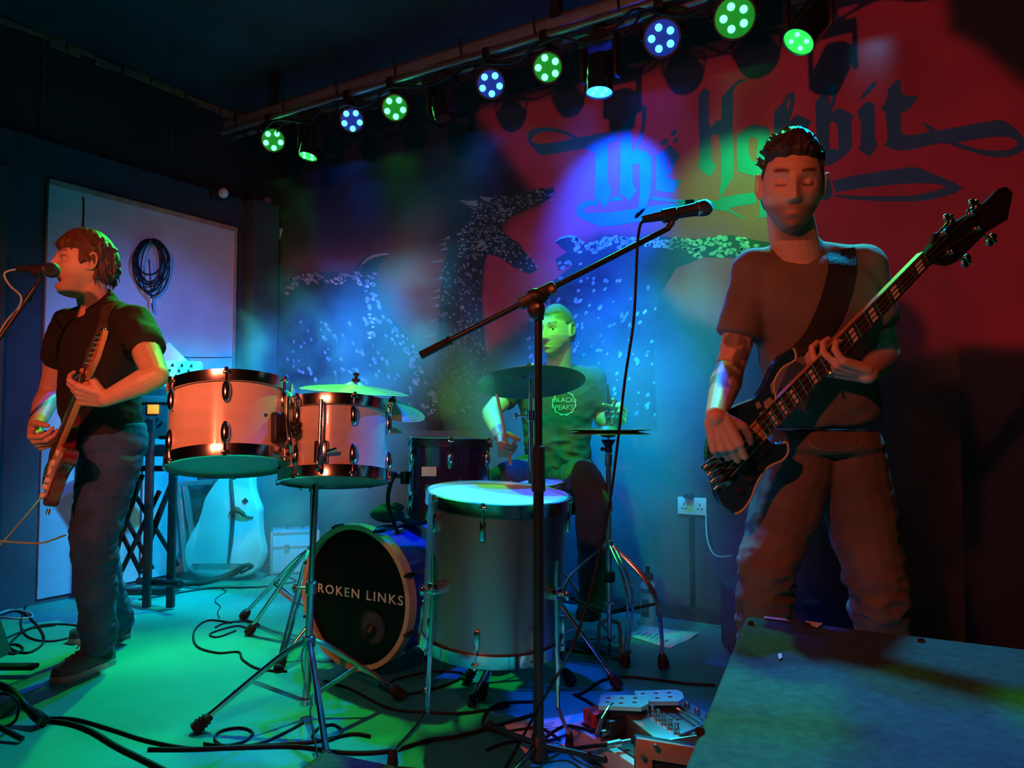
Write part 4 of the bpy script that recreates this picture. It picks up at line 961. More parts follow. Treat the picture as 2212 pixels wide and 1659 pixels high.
def shirt_mesh(shR, shL, hip, neck, elR, elL, fw, wa, da_, sleeve=.55, voxel=.0075, belly=.0, waist=None, sl_r=.068, hipw=None):
    """loft the torso between hip and neck, add sleeves"""
    mid = (shR + shL) / 2; x0 = (shL - shR).normalized(); b = MB(); rings = []
    lv = [(0.0, .90, .95), (.12, .90, 1.0), (.3, .90, 1.02), (.5, .95, 1.03), (.68, 1.06, 1.05), (.82, 1.08, .98), (.93, .96, .80), (1.0, .62, .55)]
    top = mid + (neck - mid) * .25
    for t_, a, d_ in lv:
        c = hip.lerp(top, t_); f = Vector(fw); f = (f - x0 * f.dot(x0)); f.z *= .3; f.normalize()
        rings.append(ellring(c + f * (.01 + belly * ga(t_ - .3, .3)), x0, f, wa * a, da_ * d_ + belly * .5 * ga(t_ - .3, .3)))
    b.loft(rings)
    b.capsule(top - (neck - top) * .1 - fw * .01, top.lerp(neck, .72) - fw * .016, .084, .064, 18)
    for sh in (shR, shL): b.capsule(neck - UP * .035 - fw * .022 + (sh - mid).normalized() * .02, mid.lerp(sh, .8) + UP * .002, .050, .064, 16)
    for sh, el in ((shR, elR), (shL, elL)):
        b.capsule(mid.lerp(sh, .45) - UP * .02, sh, .075, .068, 16)
        e = sh.lerp(el, sleeve); b.capsule(sh, sh.lerp(e, .8), sl_r, sl_r * .98, 16)
        d = (e - sh).normalized(); b.cyl(sh.lerp(e, .6), e, sl_r * .99, sl_r * .97, 18)
    return remesh(b, voxel, 5, .5)
def pants_mesh(hip, hR, hL, kR, kL, aR, aL, fw, w_=.17, dpt=.12, rt=.088, rk=.068, ra=.06, voxel=.0075, top=None):
    b = MB(); x0 = (hL - hR).normalized(); f = Vector(fw).normalized(); top = top or hip + UP * .10; rings = []
    for t_, k in ((0, .93), (.5, 1.0), (1, 1.03), (1.35, .9)):
        rings.append(ellring(top.lerp(hip, t_), x0, f, w_ * k, dpt * k))
    b.loft(rings)
    for h, k, a in ((hR, kR, aR), (hL, kL, aL)):
        b.capsule(h, h.lerp(k, .5), rt * 1.02, rt * .92, 16); b.capsule(h.lerp(k, .5), k, rt * .92, rk, 16); b.capsule(k, k.lerp(a, .3), rk, rk * .98, 16); b.capsule(k.lerp(a, .3), a, rk * .98, ra, 16)
        d = (a - k).normalized(); b.cyl(a - d * .02, a + d * .05, ra * 1.02, ra * 1.0, 18)
    return remesh(b, voxel, 4, .5)
def shoe(parent, root, heel, toe, ankle, lab=None, sole='sole', up='shoe'):
    heel, toe = Vector(heel), Vector(toe); d = (toe - heel); d.z = 0; L = d.length; d.normalize(); s_ = d.cross(UP)
    z0 = heel.z; b = MB(); rings = []
    prof = [(0, .030, .07, 0), (.04, .036, .085, 0), (.18, .039, .10, 0), (.36, .040, .085, 0), (.55, .046, .066, 0), (.75, .050, .050, 0), (.9, .044, .042, 0), (1.0, .022, .034, 0)]
    for u, w_, h, _ in prof:
        c = heel + d * L * u
        rings.append([c + s_ * (w_ * math.cos(a)) + UP * (.022 + (h if math.sin(a) > 0 else .004) * abs(math.sin(a)) ** (.8 if math.sin(a) > 0 else 1) * (1 if math.sin(a) > 0 else -1)) for a in [2 * PI * i / 16 for i in range(16)]])
    b.loft(rings); g = obj('shoe', b, up, parent, label=lab)
    b = MB(); o = []
    for u, w_, h, _ in [(-.01, .018, 0, 0)] + prof + [(1.02, .012, 0, 0)]: o.append((u * L, w_ + .004))
    lp = [(u, w_) for u, w_ in o] + [(u, -w_) for u, w_ in reversed(o)]
    b.prism(axes(Vector((heel.x, heel.y, z0)), d, -s_, UP), [lp], 0, .024); obj('sole', b, sole, g)
    b = MB()
    for k in range(5):
        u = .42 + .085 * k; hh = float(np.interp(u, [p[0] for p in prof], [p[2] for p in prof])) + .026; c = heel + d * L * u + UP * hh
        b.tube([c - s_ * .02 - UP * .006, c + UP * .003, c + s_ * .02 - UP * .006], .003, 6, 3)
    b.tube([heel + d * L * .4 + UP * .115, heel + d * L * .44 + s_ * .02 + UP * .118, heel + d * L * .5 + s_ * .04 + UP * .09], .0025, 6, 4)
    obj('laces', b, 'rubber' if up != 'shoe' else 'shoe', g)
    b = MB(); b.capsule(heel + d * L * .16 + UP * .05, Vector(ankle), .042, .042, 14); obj('sock', b, 'shirt_black', g)
    return g
def headM(c, fwd, up=UP, s=1.0):
    y = Vector(fwd).normalized(); x = y.cross(Vector(up)).normalized(); z = x.cross(y).normalized()
    return axes(c, x * s, y * s, z * s)
def build_person(label, base, spec):
    root = thing('person', label, 'person', base)
    return root
# ---------------------------------------------------------------- guitars
def on_axis(c0, g, fn):
    g = Vector(g).normalized(); fn = Vector(fn); fn = (fn - g * fn.dot(g)).normalized(); v = fn.cross(g); return axes(c0, g, v, fn)
# ================ SINGER =================
FW = (-Rh * .80 - Fh * .60).normalized(); SD = FW.cross(UP)      # SD: his right... forward x up = right
root = thing('person', 'singer in black t-shirt and blue jeans playing guitar at the left microphone', 'person', G(205, 1440))
Mh = headM(P(184, 572, 2.93), (-Rh * .76 - Fh * .64 + UP * .05), UP - Rh * .04, 1.04)
nk = P(210, 645, 2.97); shR, shL = P(150, 705, 3.07), P(290, 700, 2.84); hipc = P(238, 968, 2.98)
elR, wrR = P(106, 850, 3.10), P(76, 925, 2.90); elL, wrL = P(338, 812, 2.66), P(228, 862, 2.62)
b = MB(); head_mb(b, Mh, 1.0); lids(b, Mh, .25)
b.capsule(nk - UP * .05, Mh @ Vector((0, -.02, -.07)), .062, .056, 20); b.capsule(nk - UP * .12, nk - UP * .03, .075, .064, 20)
arm(b, shR, elR, wrR, 1.0); arm(b, shL, elL, wrL, 1.04)
mid = (shR + shL) / 2; b.capsule(mid - UP * .05, hipc + UP * .1, .09, .08, 16); b.capsule(shR, shL, .045, .045)
hand(b, wrL, (-Rh * .92 + UP * .18 - Fh * .1), (UP * .55 + Fh * .75), (-Fh * .2 + UP * .9), [(.5, .7, .5), (.6, .8, .5), (.7, .8, .6), (.8, .8, .6)], .35, 1.08)
hand(b, wrR, (-UP * .45 + Rh * .35 - Fh * .5), (Rh * .9 + UP * .2), (-Fh * .3 + Rh * .2 - UP * .3 + SD * -.3), [(.9, .9, .6), (1.0, 1.0, .6), (1.1, 1.0, .7), (1.2, 1.0, .7)], .5, 1.08)
me = remesh(b, .0034, 2, .5); paint(me, skin_paint(Mh, (.45, .18, .17), .35, 0, (.16, .08, .04), op=1.0)); body = place('body', me, root, 'skin', root)
eyes(Mh, body, root, .2, (0, -.1))
b = MB(); b.tube([Mh @ Vector((x, .078 - 12 * x * x, -.0645)) for x in (-.014, -.007, 0, .007, .014)], .0035, 6, 2); obj('teeth', b, 'eye', body)
def cov(p, d):
    fl = .050 - .35 * abs(p.x) + (.0 if p.y > .03 else 0)
    front = sst(.03, .055, p.z) if p.y > .035 else 1
    side = sst(-.020, -.004, p.z + .006 * math.sin(p.y * 300)) if -.016 < p.y <= .035 else 1
    back = sst(-.075, -.055, p.z + .006 * math.sin(p.x * 260))
    return min(front, side, back) if p.y > -.016 else back
hb_ = hair_mb(Mh, lambda p, d: .009 + .010 * max(0, d.z) + .006 * ga(p.y - .075, .03) * sst(.02, .06, p.z), cov, .006, seed=3)
def tufts(mb, Mh, cv, n, ln, dirf, seed, r0=.0045, emin=-.5):
    rr = random.Random(seed); L3 = Mh.to_3x3()
    for k in range(n):
        a = rr.uniform(0, 2 * PI); e = rr.uniform(emin, 1.5); d = Vector((math.cos(e) * math.sin(a), math.cos(e) * math.cos(a), math.sin(e))); p = head_pt(d)
        if cv(p, d) < .8: continue
        p0 = Mh @ (p * 1.09); dr = (L3 @ dirf(p, d, rr)).normalized(); up_ = (L3 @ d).normalized()
        mb.tube([p0, p0 + dr * ln * .55 + up_ * .002, p0 + dr * ln - up_ * .002], [r0, r0 * .8, r0 * .4], 5, 2)
tufts(hb_, Mh, cov, 260, .034, lambda p, d, r: Vector((d.x * .3 + r.uniform(-.25, .25) + (.5 if p.y > .04 else 0), .5 if p.y > .02 else -.25, -.9 if d.z < .5 else -.25)), 4)
me = remesh(hb_, .004, 1); place('hair', me, root, 'hair_ginger', root)
me = shirt_mesh(shR, shL, hipc + UP * .03, nk, elR, elL, FW, .172, .118, .52, belly=.02, sl_r=.073)
wrinkle(me, .009, (7, 7, 14), None, 2); shirtT = bvh(me); shirt = place('t_shirt', me, root, 'shirt_black', root)
hR, hL = hipc - UP * .05 + SD * .085, hipc - UP * .05 - SD * .085
kR, kL = P(196, 1165, 3.15), P(205, 1160, 2.86); aR, aL = P(252, 1335, 3.40), P(212, 1372, 3.02)
me = pants_mesh(hipc, hR, hL, kR, kL, aR, aL, FW, .168, .128, .098, .078, .064); 
wrinkle(me, .011, (9, 9, 17), lambda c: .6 + .8 * ga(c.z - .5, .18) + .9 * ga(c.z - .12, .12), 5); jeans = place('jeans', me, root, 'denim', root)
shoe(root, root, G(238, 1432), G(118, 1476), aL, 'dark canvas shoe, nearer foot')
shoe(root, root, G(283, 1375), G(150, 1388), aR, 'dark canvas shoe, rear foot')
# electric guitar
e0, e1 = P(112, 1045, 2.86), P(238, 745, 2.56); g = (e1 - e0).normalized()
gm = on_axis(e0, g, (-Rh * .91 - Fh * .42))
gt = thing('electric_guitar', 'dark red electric guitar with cream pickguard held by the singer', 'guitar', e0)
LG = (e1 - e0).length + .03
S = LG / .98
ob_ = [(.0, -.03), (.0, .05), (.03, .12), (.09, .155), (.16, .14), (.22, .118), (.28, .125), (.36, .150), (.40, .145), (.39, .11), (.34, .075), (.315, .04), (.315, -.03), (.34, -.06), (.38, -.09), (.41, -.135), (.37, -.155), (.28, -.125), (.2, -.118), (.13, -.14), (.06, -.15), (.02, -.11)]
oc = curve([Vector((x * S, y, 0)) for x, y in ob_], 3, True); ol = [(p.x, p.y) for p in oc]
def solid(mb, fr, ol, z0, z1, bev=.006):
    cx_ = sum(p[0] for p in ol) / len(ol); cy_ = sum(p[1] for p in ol) / len(ol)
    def sh(k): return [(cx_ + (x - cx_) * k, cy_ + (y - cy_) * k) for x, y in ol]
    mb.prism(fr, [ol], z0 + bev, z1 - bev)
    for za, zb, k in ((z1 - bev, z1, .975), (z0 + bev, z0, .975)):
        mb.loft([[fr @ Vector((x, y, za)) for x, y in ol], [fr @ Vector((x, y, zb)) for x, y in sh(k)]], False); mb.prism(fr, [sh(k)], zb - .0001, zb + .0001)
b = MB(); solid(b, gm, ol, -.022, .022); obj('body', b, 'guitar_red', gt)
pg = [(.06, -.11), (.10, -.118), (.2, -.09), (.3, -.105), (.35, -.11), (.33, -.07), (.30, -.04), (.30, .04), (.32, .09), (.33, .115), (.28, .10), (.2, .085), (.17, .03), (.1, .0), (.04, -.05)]
b = MB(); b.prism(gm, [[(p.x, p.y) for p in curve([Vector((x * S, y, 0)) for x, y in pg], 3, True)]], .0222, .0245); obj('pickguard', b, 'pickguard', gt)
b = MB(); b.box(gm @ T(.62 * S * .5 + .145 * S, 0, .026), (.62 - .0) * S * .86, .052, .024, .008); obj('neck', b, 'headwood', gt)
b = MB(); b.box(gm @ T(.60 * S * .5 + .17 * S, 0, .040), .55 * S, .05, .006, .001); nk_o = obj('fretboard', b, 'fretwood', gt)
b = MB()
for k in range(19): x = .17 * S + .325 * S - .275 * S + .55 * S * (1 - 2 ** (-(19 - k) / 12)) / (1 - 2 ** (-19 / 12)) if False else (.195 + .55 * (k / 19) ** 1.15) * S; b.box(gm @ T(x, 0, .0445), .0025, .05, .002)
obj('fret', b, 'string', gt)
hs = [(.0, -.022), (.0, .024), (.03, .04), (.06, .030), (.16, .03), (.18, .012), (.175, -.012), (.15, -.028), (.12, -.048), (.06, -.045), (.03, -.03)]
hm = gm @ T(.735 * S, 0, .03)
b = MB(); b.prism(hm, [[(x * 1.1, y * 1.1) for x, y in hs]], -.010, .004); obj('headstock', b, 'headwood', gt)
for k in range(6):
    x = .045 + .024 * k; q = hm @ Vector((x, .012, .004)); b = MB(); b.cyl(q, hm @ Vector((x, .012, .02)), .005, n=10); b.cyl(hm @ Vector((x, .03, -.003)), hm @ Vector((x, .052, -.003)), .003, n=8); b.ball(hm @ Vector((x, .058, -.003)), .0085, 7, None, (1, 1, .7)); obj('tuner', b, 'chrome', gt)
b = MB()
for k in range(6): y_ = -.019 + .0076 * k; b.cyl(gm @ Vector((.07 * S, y_ * 1.3, .036)), gm @ Vector((.74 * S, y_, .049)), .0011, n=5)
obj('string', b, 'string', gt)
for x in (.12, .19, .26): b = MB(); b.box(gm @ T(x * S, 0, .027), .018, .085, .012, .004); obj('pickup', b, 'white', gt)
b = MB(); b.box(gm @ T(.06 * S, 0, .03), .035, .085, .014, .003); obj('bridge', b, 'chrome', gt)
for x, y in ((.1, -.09), (.065, -.11), (.14, -.085)): b = MB(); b.cyl(gm @ Vector((x * S, y, .024)), gm @ Vector((x * S, y, .04)), .011, n=12, bev=.002); obj('control_knob', b, 'white', gt)
b = MB(); b.cyl(gm @ Vector((.03 * S, -.145, 0)), gm @ Vector((.015 * S, -.16, 0)), .006); obj('output_jack', b, 'chrome', gt)
b = ribbon(shirtT, [P(252, 660, 2.9), P(222, 700, 2.8), P(200, 770, 2.8), P(178, 850, 2.8), P(166, 885, 2.8)], [Rh * .9 + UP * .35], .062, Fh * .85 + Rh * .5, .006, .003)
obj('strap', b, 'strap', gt, label='wide woven brown shoulder strap')
# ================ DRUMMER =================
root = thing('person', 'seated drummer with cropped hair in a dark t-shirt behind the kit', 'person', G(1215, 1420))
FWd = (-Fh * .95 - Rh * .25).normalized(); SDd = FWd.cross(UP)
Mh = headM(P(1203, 714, 3.44), (-Fh * .78 - Rh * .62 - UP * .08), UP + Rh * .02, .98)
nk = P(1206, 786, 3.52); shR, shL = P(1122, 822, 3.52), P(1280, 822, 3.52); hipc = P(1204, 1012, 3.60)
elR, wrR = P(1060, 892, 3.36), P(1080, 944, 3.12); elL, wrL = P(1302, 906, 3.56), P(1322, 916, 3.34)
b = MB(); head_mb(b, Mh); lids(b, Mh, .2)
b.capsule(nk - UP * .05, Mh @ Vector((0, -.02, -.07)), .062, .056, 20); b.capsule(nk - UP * .12, nk - UP * .03, .075, .064, 20)
arm(b, shR, elR, wrR, .96); arm(b, shL, elL, wrL, .96); mid = (shR + shL) / 2; b.capsule(mid - UP * .03, hipc, .10, .10, 16); b.capsule(shR, shL, .05, .05)
FISTc = [(1.1, 1.3, .7), (1.15, 1.35, .7), (1.2, 1.35, .7), (1.25, 1.3, .7)]
hand(b, wrR, (-UP * .55 - Fh * .75 + Rh * .05), (Rh * .95), (-Fh * .5 + UP * .6), FISTc, .6, 1.0)
hand(b, wrL, (UP * .35 - Fh * .5 + Rh * .45), (-Rh * .9 + UP * .1), (UP * .6 - Fh * .4), FISTc, .6, 1.0)
me = remesh(b, .0038, 2, .5); paint(me, skin_paint(Mh, (.42, .2, .17), .5, .75)); body = place('body', me, root, 'skin', root); eyes(Mh, body, root, 0, (-.25, 0))
def covb(p, d):
    if p.y > .03: return sst(.060, .072, p.z - .18 * abs(p.x))
    if p.y > -.012: return sst(.012, .03, p.z)
    return sst(-.07, -.05, p.z)
me = remesh(hair_mb(Mh, lambda p, d: .0045, covb, .0008), .004, 1); place('hair', me, root, 'hair_buzz', root)
me = shirt_mesh(shR, shL, hipc + UP * .0, nk, elR, elL, FWd, .170, .112, .60, belly=.012, sl_r=.066)
wrinkle(me, .013, (7, 7, 15), lambda c: .4 + .9 * sst(1.15, .85, c.z), 8); shT = bvh(me); place('t_shirt', me, root, 'shirt_green', root)
hR, hL = P(1165, 1022, 3.58), P(1240, 1022, 3.58); kR, kL = P(1088, 1042, 3.18), P(1280, 1068, 3.22); aR, aL = P(1088, 1330, 3.25), P(1282, 1272, 3.42)
me = pants_mesh(hipc - UP * .02, hR, hL, kR, kL, aR, aL, FWd, .17, .13, .10, .075, .062, top=hipc + UP * .05); wrinkle(me, .009, (12, 12, 9), None, 3); place('trousers', me, root, 'trousers', root)
hz = aL.z - .09; shoe(root, root, Vector((aL.x, aL.y, hz)) - FWd * .05, Vector((aL.x, aL.y, hz)) + FWd * .22, aL, None, 'rubber', 'rubber')
hz = aR.z - .09; shoe(root, root, Vector((aR.x, aR.y, hz)) - FWd * .05, Vector((aR.x, aR.y, hz)) + FWd * .22, aR, None, 'rubber', 'rubber')
b = MB(); rim = [Vector((0, 0, 0))]
cL = P(1219, 871, 3.4); lx, ly = Rh, UP
tm = text_mb('BLACK', .030, axes(cL + UP * .014, lx, ly, -Fh), .0002, 1.05, .0006); t2_ = text_mb('PEAKS', .030, axes(cL - UP * .020, lx, ly, -Fh), .0002, 1.05, .0006)
lg = MB(); lg.v = list(tm.v); lg.f = list(tm.f); lg.add(t2_.v, t2_.f)
R_ = .050
for k in range(12):
    a0_, a1_, a2_ = [2 * PI * (k + u) / 12 for u in (0, .5, 1)]
    for (ra, aa), (rb_, ab) in (((R_, a0_), (R_ * 1.13, a1_)), ((R_ * 1.13, a1_), (R_, a2_)), ((R_ * 1.02, a0_), (R_ * 1.02, a1_)), ((R_ * 1.02, a1_), (R_ * 1.02, a2_))):
        p, q = [cL + lx * r_ * math.cos(t_) + ly * r_ * math.sin(t_) for r_, t_ in ((ra, aa), (rb_, ab))]; n_ = (q - p).cross(Fh).normalized() * .0011
        lg.add([p - n_, q - n_, q + n_, p + n_], [(0, 1, 2, 3)])
lg.v = [tuple(v) for v in drape([Vector(v) for v in lg.v], shT, Fh, .003)]
obj('shirt_print', lg, 'print', root, False, label='pale round logo with two words on the chest')
def stick(a, c_, lab): b = MB(); b.cyl(a, c_, .0072, .006, 10, .002); b.ball(c_, .006, 7); single('drumstick', b, 'hoopwood', lab, 'drumstick')
hr = wrR + (-UP * .55 - Fh * .75).normalized() * .085 + Rh * .03
stick(hr - UP * .06 + Rh * .015, P(1073, 850, 3.02), "drumstick upright in the drummer's hand left of the crash cymbal")
hl_ = wrL + (UP * .35 - Fh * .5 + Rh * .45).normalized() * .08 - Rh * .02
stick(hl_ + UP * .03, hl_ + (-Rh * .3 - Fh * .5 + UP * .15) * .3, "drumstick over the hi-hat in the drummer's other hand")
sq = Vector((hipc.x, hipc.y, 0)); t = bpy.data.objects['drum_throne']; t.location = sq
b = MB(); b.lathe(T(sq.x, sq.y, hipc.z - .20), [(.02, 0), (.16, .0), (.175, .03), (.16, .07), (.02, .075)], 28); obj('seat', b, 'black_gloss', t)
b = MB(); b.cyl(sq + UP * .15, sq + UP * (hipc.z - .2), .016); obj('post', b, 'chrome', t)
for k in range(3):
    a = k * 2.1 + .4; b = MB(); b.cyl(sq + UP * .32, sq + Vector((.24 * math.cos(a), .24 * math.sin(a), .015)), .009); obj('leg', b, 'chrome', t)
# ================ BASSIST =================
root = thing('person', 'bassist with short dark hair in grey t-shirt, right of the centre microphone', 'person', G(1780, 1700))
FWb = (-Fh * .97 - Rh * .12).normalized()
Mh = headM(P(1710, 402, 2.03), (-Fh * .93 - Rh * .26 - UP * .22), UP + Rh * .03 - Fh * .1, 1.02)
nk = P(1722, 525, 2.10); shR, shL = P(1632, 588, 2.12), P(1862, 578, 2.12); hipc = P(1780, 965, 2.14)
elR, wrR = P(1576, 800, 2.08), P(1546, 898, 1.85); elL, wrL = P(1912, 765, 2.14), P(1874, 808, 1.925)
b = MB(); head_mb(b, Mh); lids(b, Mh, .95)
b.capsule(nk - UP * .05, Mh @ Vector((0, -.02, -.07)), .066, .060, 20); b.capsule(nk - UP * .12, nk - UP * .05, .07, .064, 20)
arm(b, shR, elR, wrR, .95); arm(b, shL, elL, wrL, .98); mid = (shR + shL) / 2; b.capsule(mid - UP * .05, hipc + UP * .12, .08, .07, 16); b.capsule(shR, shL, .045, .045)
hand(b, wrR, (-UP * .82 + Rh * .30 + Fh * .05), (Rh * .35 + Fh * .9), (Rh * .9 + UP * .2), [(.45, .9, .6), (.6, 1.0, .6), (.75, 1.1, .6), (.9, 1.1, .6)], .3, 1.0)
hand(b, wrL, (-Rh * .93 + UP * .20 - Fh * .05), (UP * .85 + Fh * .35), (Fh * .8 + UP * -.2), [(.35, .9, .8), (.45, 1.0, .8), (.55, 1.0, .8), (.65, 1.1, .8)], .8, 1.05, .25)
dA_, dB_ = shR.lerp(elR, .45), elR.lerp(wrR, .45)
def tat(co):
    a_ = elR; r1 = (co - a_).length
    if r1 > .24: return 0
    v = noise.noise(co * 30); return .75 * sst(.22, .15, r1) * sst(-.2, .1, v)
me = remesh(b, .0032, 2, .5); paint(me, skin_paint(Mh, (.42, .19, .17), .95, 0, (.03, .018, .014), tat, 0.0, True)); body = place('body', me, root, 'skin', root)
def covB(p, d):
    if p.y > .02: return sst(.064, .078, p.z + .12 * abs(p.x) + .012 * noise.noise(Vector((p.x * 60, 1, 1))))
    if p.y > -.014: return sst(.0, .02, p.z)
    return sst(-.075, -.055, p.z)
hm_ = hair_mb(Mh, lambda p, d: .004 + .020 * max(0, d.z) ** 2 + .010 * ga(p.y - .05, .04) * sst(.05, .1, p.z), covB, .005, seed=9)
rr = random.Random(8)
for k in range(420):
    a = rr.uniform(0, 2 * PI); e = rr.uniform(.35, 1.45); d = Vector((math.cos(e) * math.sin(a), math.cos(e) * math.cos(a), math.sin(e)))
    p = head_pt(d)
    if covB(p, d) < .9: continue
    p0 = Mh @ (p * 1.05); dr = (Mh.to_3x3() @ Vector((d.x * .6 + .45 + rr.uniform(-.3, .2), d.y * .3 + rr.uniform(-.3, .3), .25 + .3 * d.z))).normalized()
    hm_.tube([p0, p0 + dr * .014, p0 + dr * .026 + Vector((rr.uniform(-.01, .01), rr.uniform(-.01, .01), .002))], [.0045, .003, .0018], 5, 2)
me = remesh(hm_, .0034, 0); place('hair', me, root, 'hair_dark', root)
me = shirt_mesh(shR, shL, hipc + UP * .06, nk, elR, elL, FWb, .168, .112, .66, belly=.0, sl_r=.064)
wrinkle(me, .009, (8, 8, 12), lambda c: .5 + .9 * sst(1.3, 1.0, c.z), 4); shT = bvh(me); place('t_shirt', me, root, 'shirt_grey', root)
hR, hL = P(1722, 1010, 2.14), P(1836, 1010, 2.14); kR, kL = P(1655, 1235, 2.04), P(1898, 1285, 2.10); aR, aL = P(1650, 1590, 2.14), P(1925, 1590, 2.26)
me = pants_mesh(hipc, hR, hL, kR, kL, aR, aL, FWb, .158, .118, .100, .076, .066, voxel=.0065, top=hipc + UP * .045)
wrinkle(me, .013, (9, 9, 18), lambda c: .45 + 1.3 * ga(c.z - .5, .10), 11); jt_ = bvh(me); place('jeans', me, root, 'denim_brown', root)
b = MB(); pr_ = drape([P(x, y, 2.0) for x, y in ((1757, 950), (1764, 966), (1790, 973), (1830, 973), (1862, 966), (1872, 950))], jt_, Fh, .001); b.tube(pr_, .0009, 5, 3); obj('pocket_seam', b, 'ply', root)
for a, kk in ((aR, -.12), (aL, .12)):
    h = Vector((a.x, a.y, 0)); dd = (FWb + Rh * kk).normalized(); shoe(root, root, h - dd * .06, h + dd * .22, a, None, 'rubber', 'rubber')
b = MB(); q = wrL + (-Rh * .97 + UP * .12).normalized() * .10 - UP * .012 - Fh * .012; b.ring(mtx(q, -Rh * .6 - UP * .1 + Fh * .3), [(.0098, -.002), (.0112, -.002), (.0112, .002), (.0098, .002)], 20); obj('ring', b, 'gold', root)
# bass guitar
DB = 1.93
def B8(zx, zy): return (1480 + .434 * zx, 700 + .434 * zy)
bo = P(1600, 1000, DB); bfr = axes(bo, CR, CU, -CF)
def lb(x, y): v = P(x, y, DB) - bo; return (v.dot(CR), v.dot(CU))
bt = thing('bass_guitar', 'dark blue four-string bass guitar held by the bassist', 'guitar', bo)
out = [B8(*p) for p in [(545,125),(520,128),(480,160),(430,230),(395,310),(350,370),(290,395),(225,425),(160,480),(125,560),(112,640),(118,700),(140,780),(162,870),(200,925),(250,945),(292,922),(330,865),(362,785),(415,712),(480,682),(512,645),(512,600),(498,588),(480,600),(440,600),(400,560),(370,545),(400,450),(452,380),(442,320),(452,270),(490,215),(550,178)]]
oc = curve([Vector((*lb(*p), 0)) for p in out], 3, True); ol = [(p.x, p.y) for p in oc]
b = MB(); solid(b, bfr, ol, -.042, -.002, .004); obj('body', b, 'bass_blue', bt)
edge = [Vector((p.x, p.y, 0)) for p in oc]; lo = edge[len(edge) * 15 // 34: len(edge) * 24 // 34]
b = MB(); b.tube([bfr @ Vector((p.x, p.y, -.003)) for p in lo], .0035, 6, 1); obj('binding', b, 'binding', bt)
hi = edge[len(edge) * 27 // 34:] + edge[:2]; b = MB(); b.tube([bfr @ Vector((p.x, p.y, -.003)) for p in hi], .003, 6, 1); obj('binding', b, 'binding', bt)
A1, A2 = lb(1618, 922), lb(1990, 545); C1, C2 = lb(1650, 952), lb(2003, 577)
b = MB(); b.prism(bfr, [[A1, A2, C2, C1]], -.022, .004); obj('neck', b, 'headwood', bt)
A1, A2 = lb(1632, 908), lb(1990, 545); C1, C2 = lb(1656, 945), lb(2003, 577)
b = MB(); b.prism(bfr, [[A1, A2, C2, C1]], .0042, .010); fb_ = obj('fretboard', b, 'fretwood', bt)
def fr_at(u):
    return Vector(A1).lerp(Vector(A2), u), Vector(C1).lerp(Vector(C2), u)
us = [1 - (1 - 2 ** (-k / 12)) / (1 - 2 ** (-21 / 12)) for k in range(0, 22)]
for k, u in enumerate(us):
    a_, c_ = fr_at(u); b = MB(); b.cyl(bfr @ Vector((a_.x, a_.y, .0105)), bfr @ Vector((c_.x, c_.y, .0105)), .0012, n=6); obj('fret', b, 'string', fb_)
for k in (1, 3, 5, 7, 9, 12, 15, 17, 19):
    if k < 21:
        u0, u1 = us[k] , us[k - 1]; ua, ub = u0 + (u1 - u0) * .25, u0 + (u1 - u0) * .72; p, q = fr_at(ua), fr_at(ub)
        f = lambda s_, e_: s_[0].lerp(s_[1], e_); lp = [tuple(f(p, .14)), tuple(f(q, .14)), tuple(f(q, .86)), tuple(f(p, .86))]
        b = MB(); b.prism(bfr, [lp], .0101, .0106); obj('inlay', b, 'pearl', fb_, False)
hsx = [(1988,548),(2012,524),(2018,505),(2050,487),(2104,454),(2130,434),(2156,408),(2173,403),(2188,416),(2180,456),(2177,474),(2131,502),(2094,540),(2066,566),(2046,574),(2020,568),(2003,578)]
b = MB(); solid(b, bfr, [lb(*p) for p in hsx], -.016, .002, .002); obj('headstock', b, 'black_gloss', bt)
posts = [((2096, 462), (2112, 440)), ((2037, 503), (2057, 472)), ((2110, 494), (2148, 516)), ((2052, 545), (2093, 562))]
for (x, y), (ex, ey) in posts:
    x0, y0 = lb(x, y); x1_, y1_ = lb(ex, ey); b = MB(); b.cyl(bfr @ Vector((x0, y0, 0)), bfr @ Vector((x0, y0, .02)), .0085, .007, 14, .001); b.cyl(bfr @ Vector((x0, y0, -.012)), bfr @ Vector((x1_, y1_, -.012)), .004)
    b.cyl(bfr @ Vector((x0, y0, .001)), bfr @ Vector((x0, y0, .004)), .013, n=16)
    dv = (Vector((x1_, y1_, 0)) - Vector((x0, y0, 0))).normalized(); pv_ = Vector((-dv.y, dv.x, 0))
    for s_ in (-1, 1): b.ball(bfr @ (Vector((x1_, y1_, -.012)) + pv_ * .009 * s_), 1, 8, bfr, (.010, .010, .006))
    b.cyl(bfr @ Vector((x1_, y1_, -.012)), bfr @ (Vector((x1_, y1_, -.012)) + dv * .012), .006); obj('tuner', b, 'chrome', bt)
br = [(1538, 992), (1546, 1008), (1553, 1022), (1560, 1038)]
for k in range(4):
    e_ = .17 + .22 * k; nut = f((Vector(lb(1990, 545)), Vector(lb(2003, 577))), e_); s0_ = Vector(lb(br[k][0] + 14, br[k][1] - 10)); po = Vector(lb(*posts[(1, 0, 2, 3)[k]][0]))
    b = MB(); b.tube([bfr @ Vector((s0_.x, s0_.y, .016)), bfr @ Vector((nut.x, nut.y, .013)), bfr @ Vector((po.x, po.y, .010))], .0014 - .0001 * k, 6, 1); obj('string', b, 'string', bt)
    p_ = lb(br[k][0], br[k][1]); b = MB(); m_ = bfr @ T(p_[0], p_[1], .008) @ Matrix.Rotation(.78, 4, 'Z'); b.box(m_, .04, .014, .014, .003); b.cyl(m_ @ Vector((-.02, 0, 0)), m_ @ Vector((-.032, 0, 0)), .0045); obj('bridge_saddle', b, 'chrome', bt)
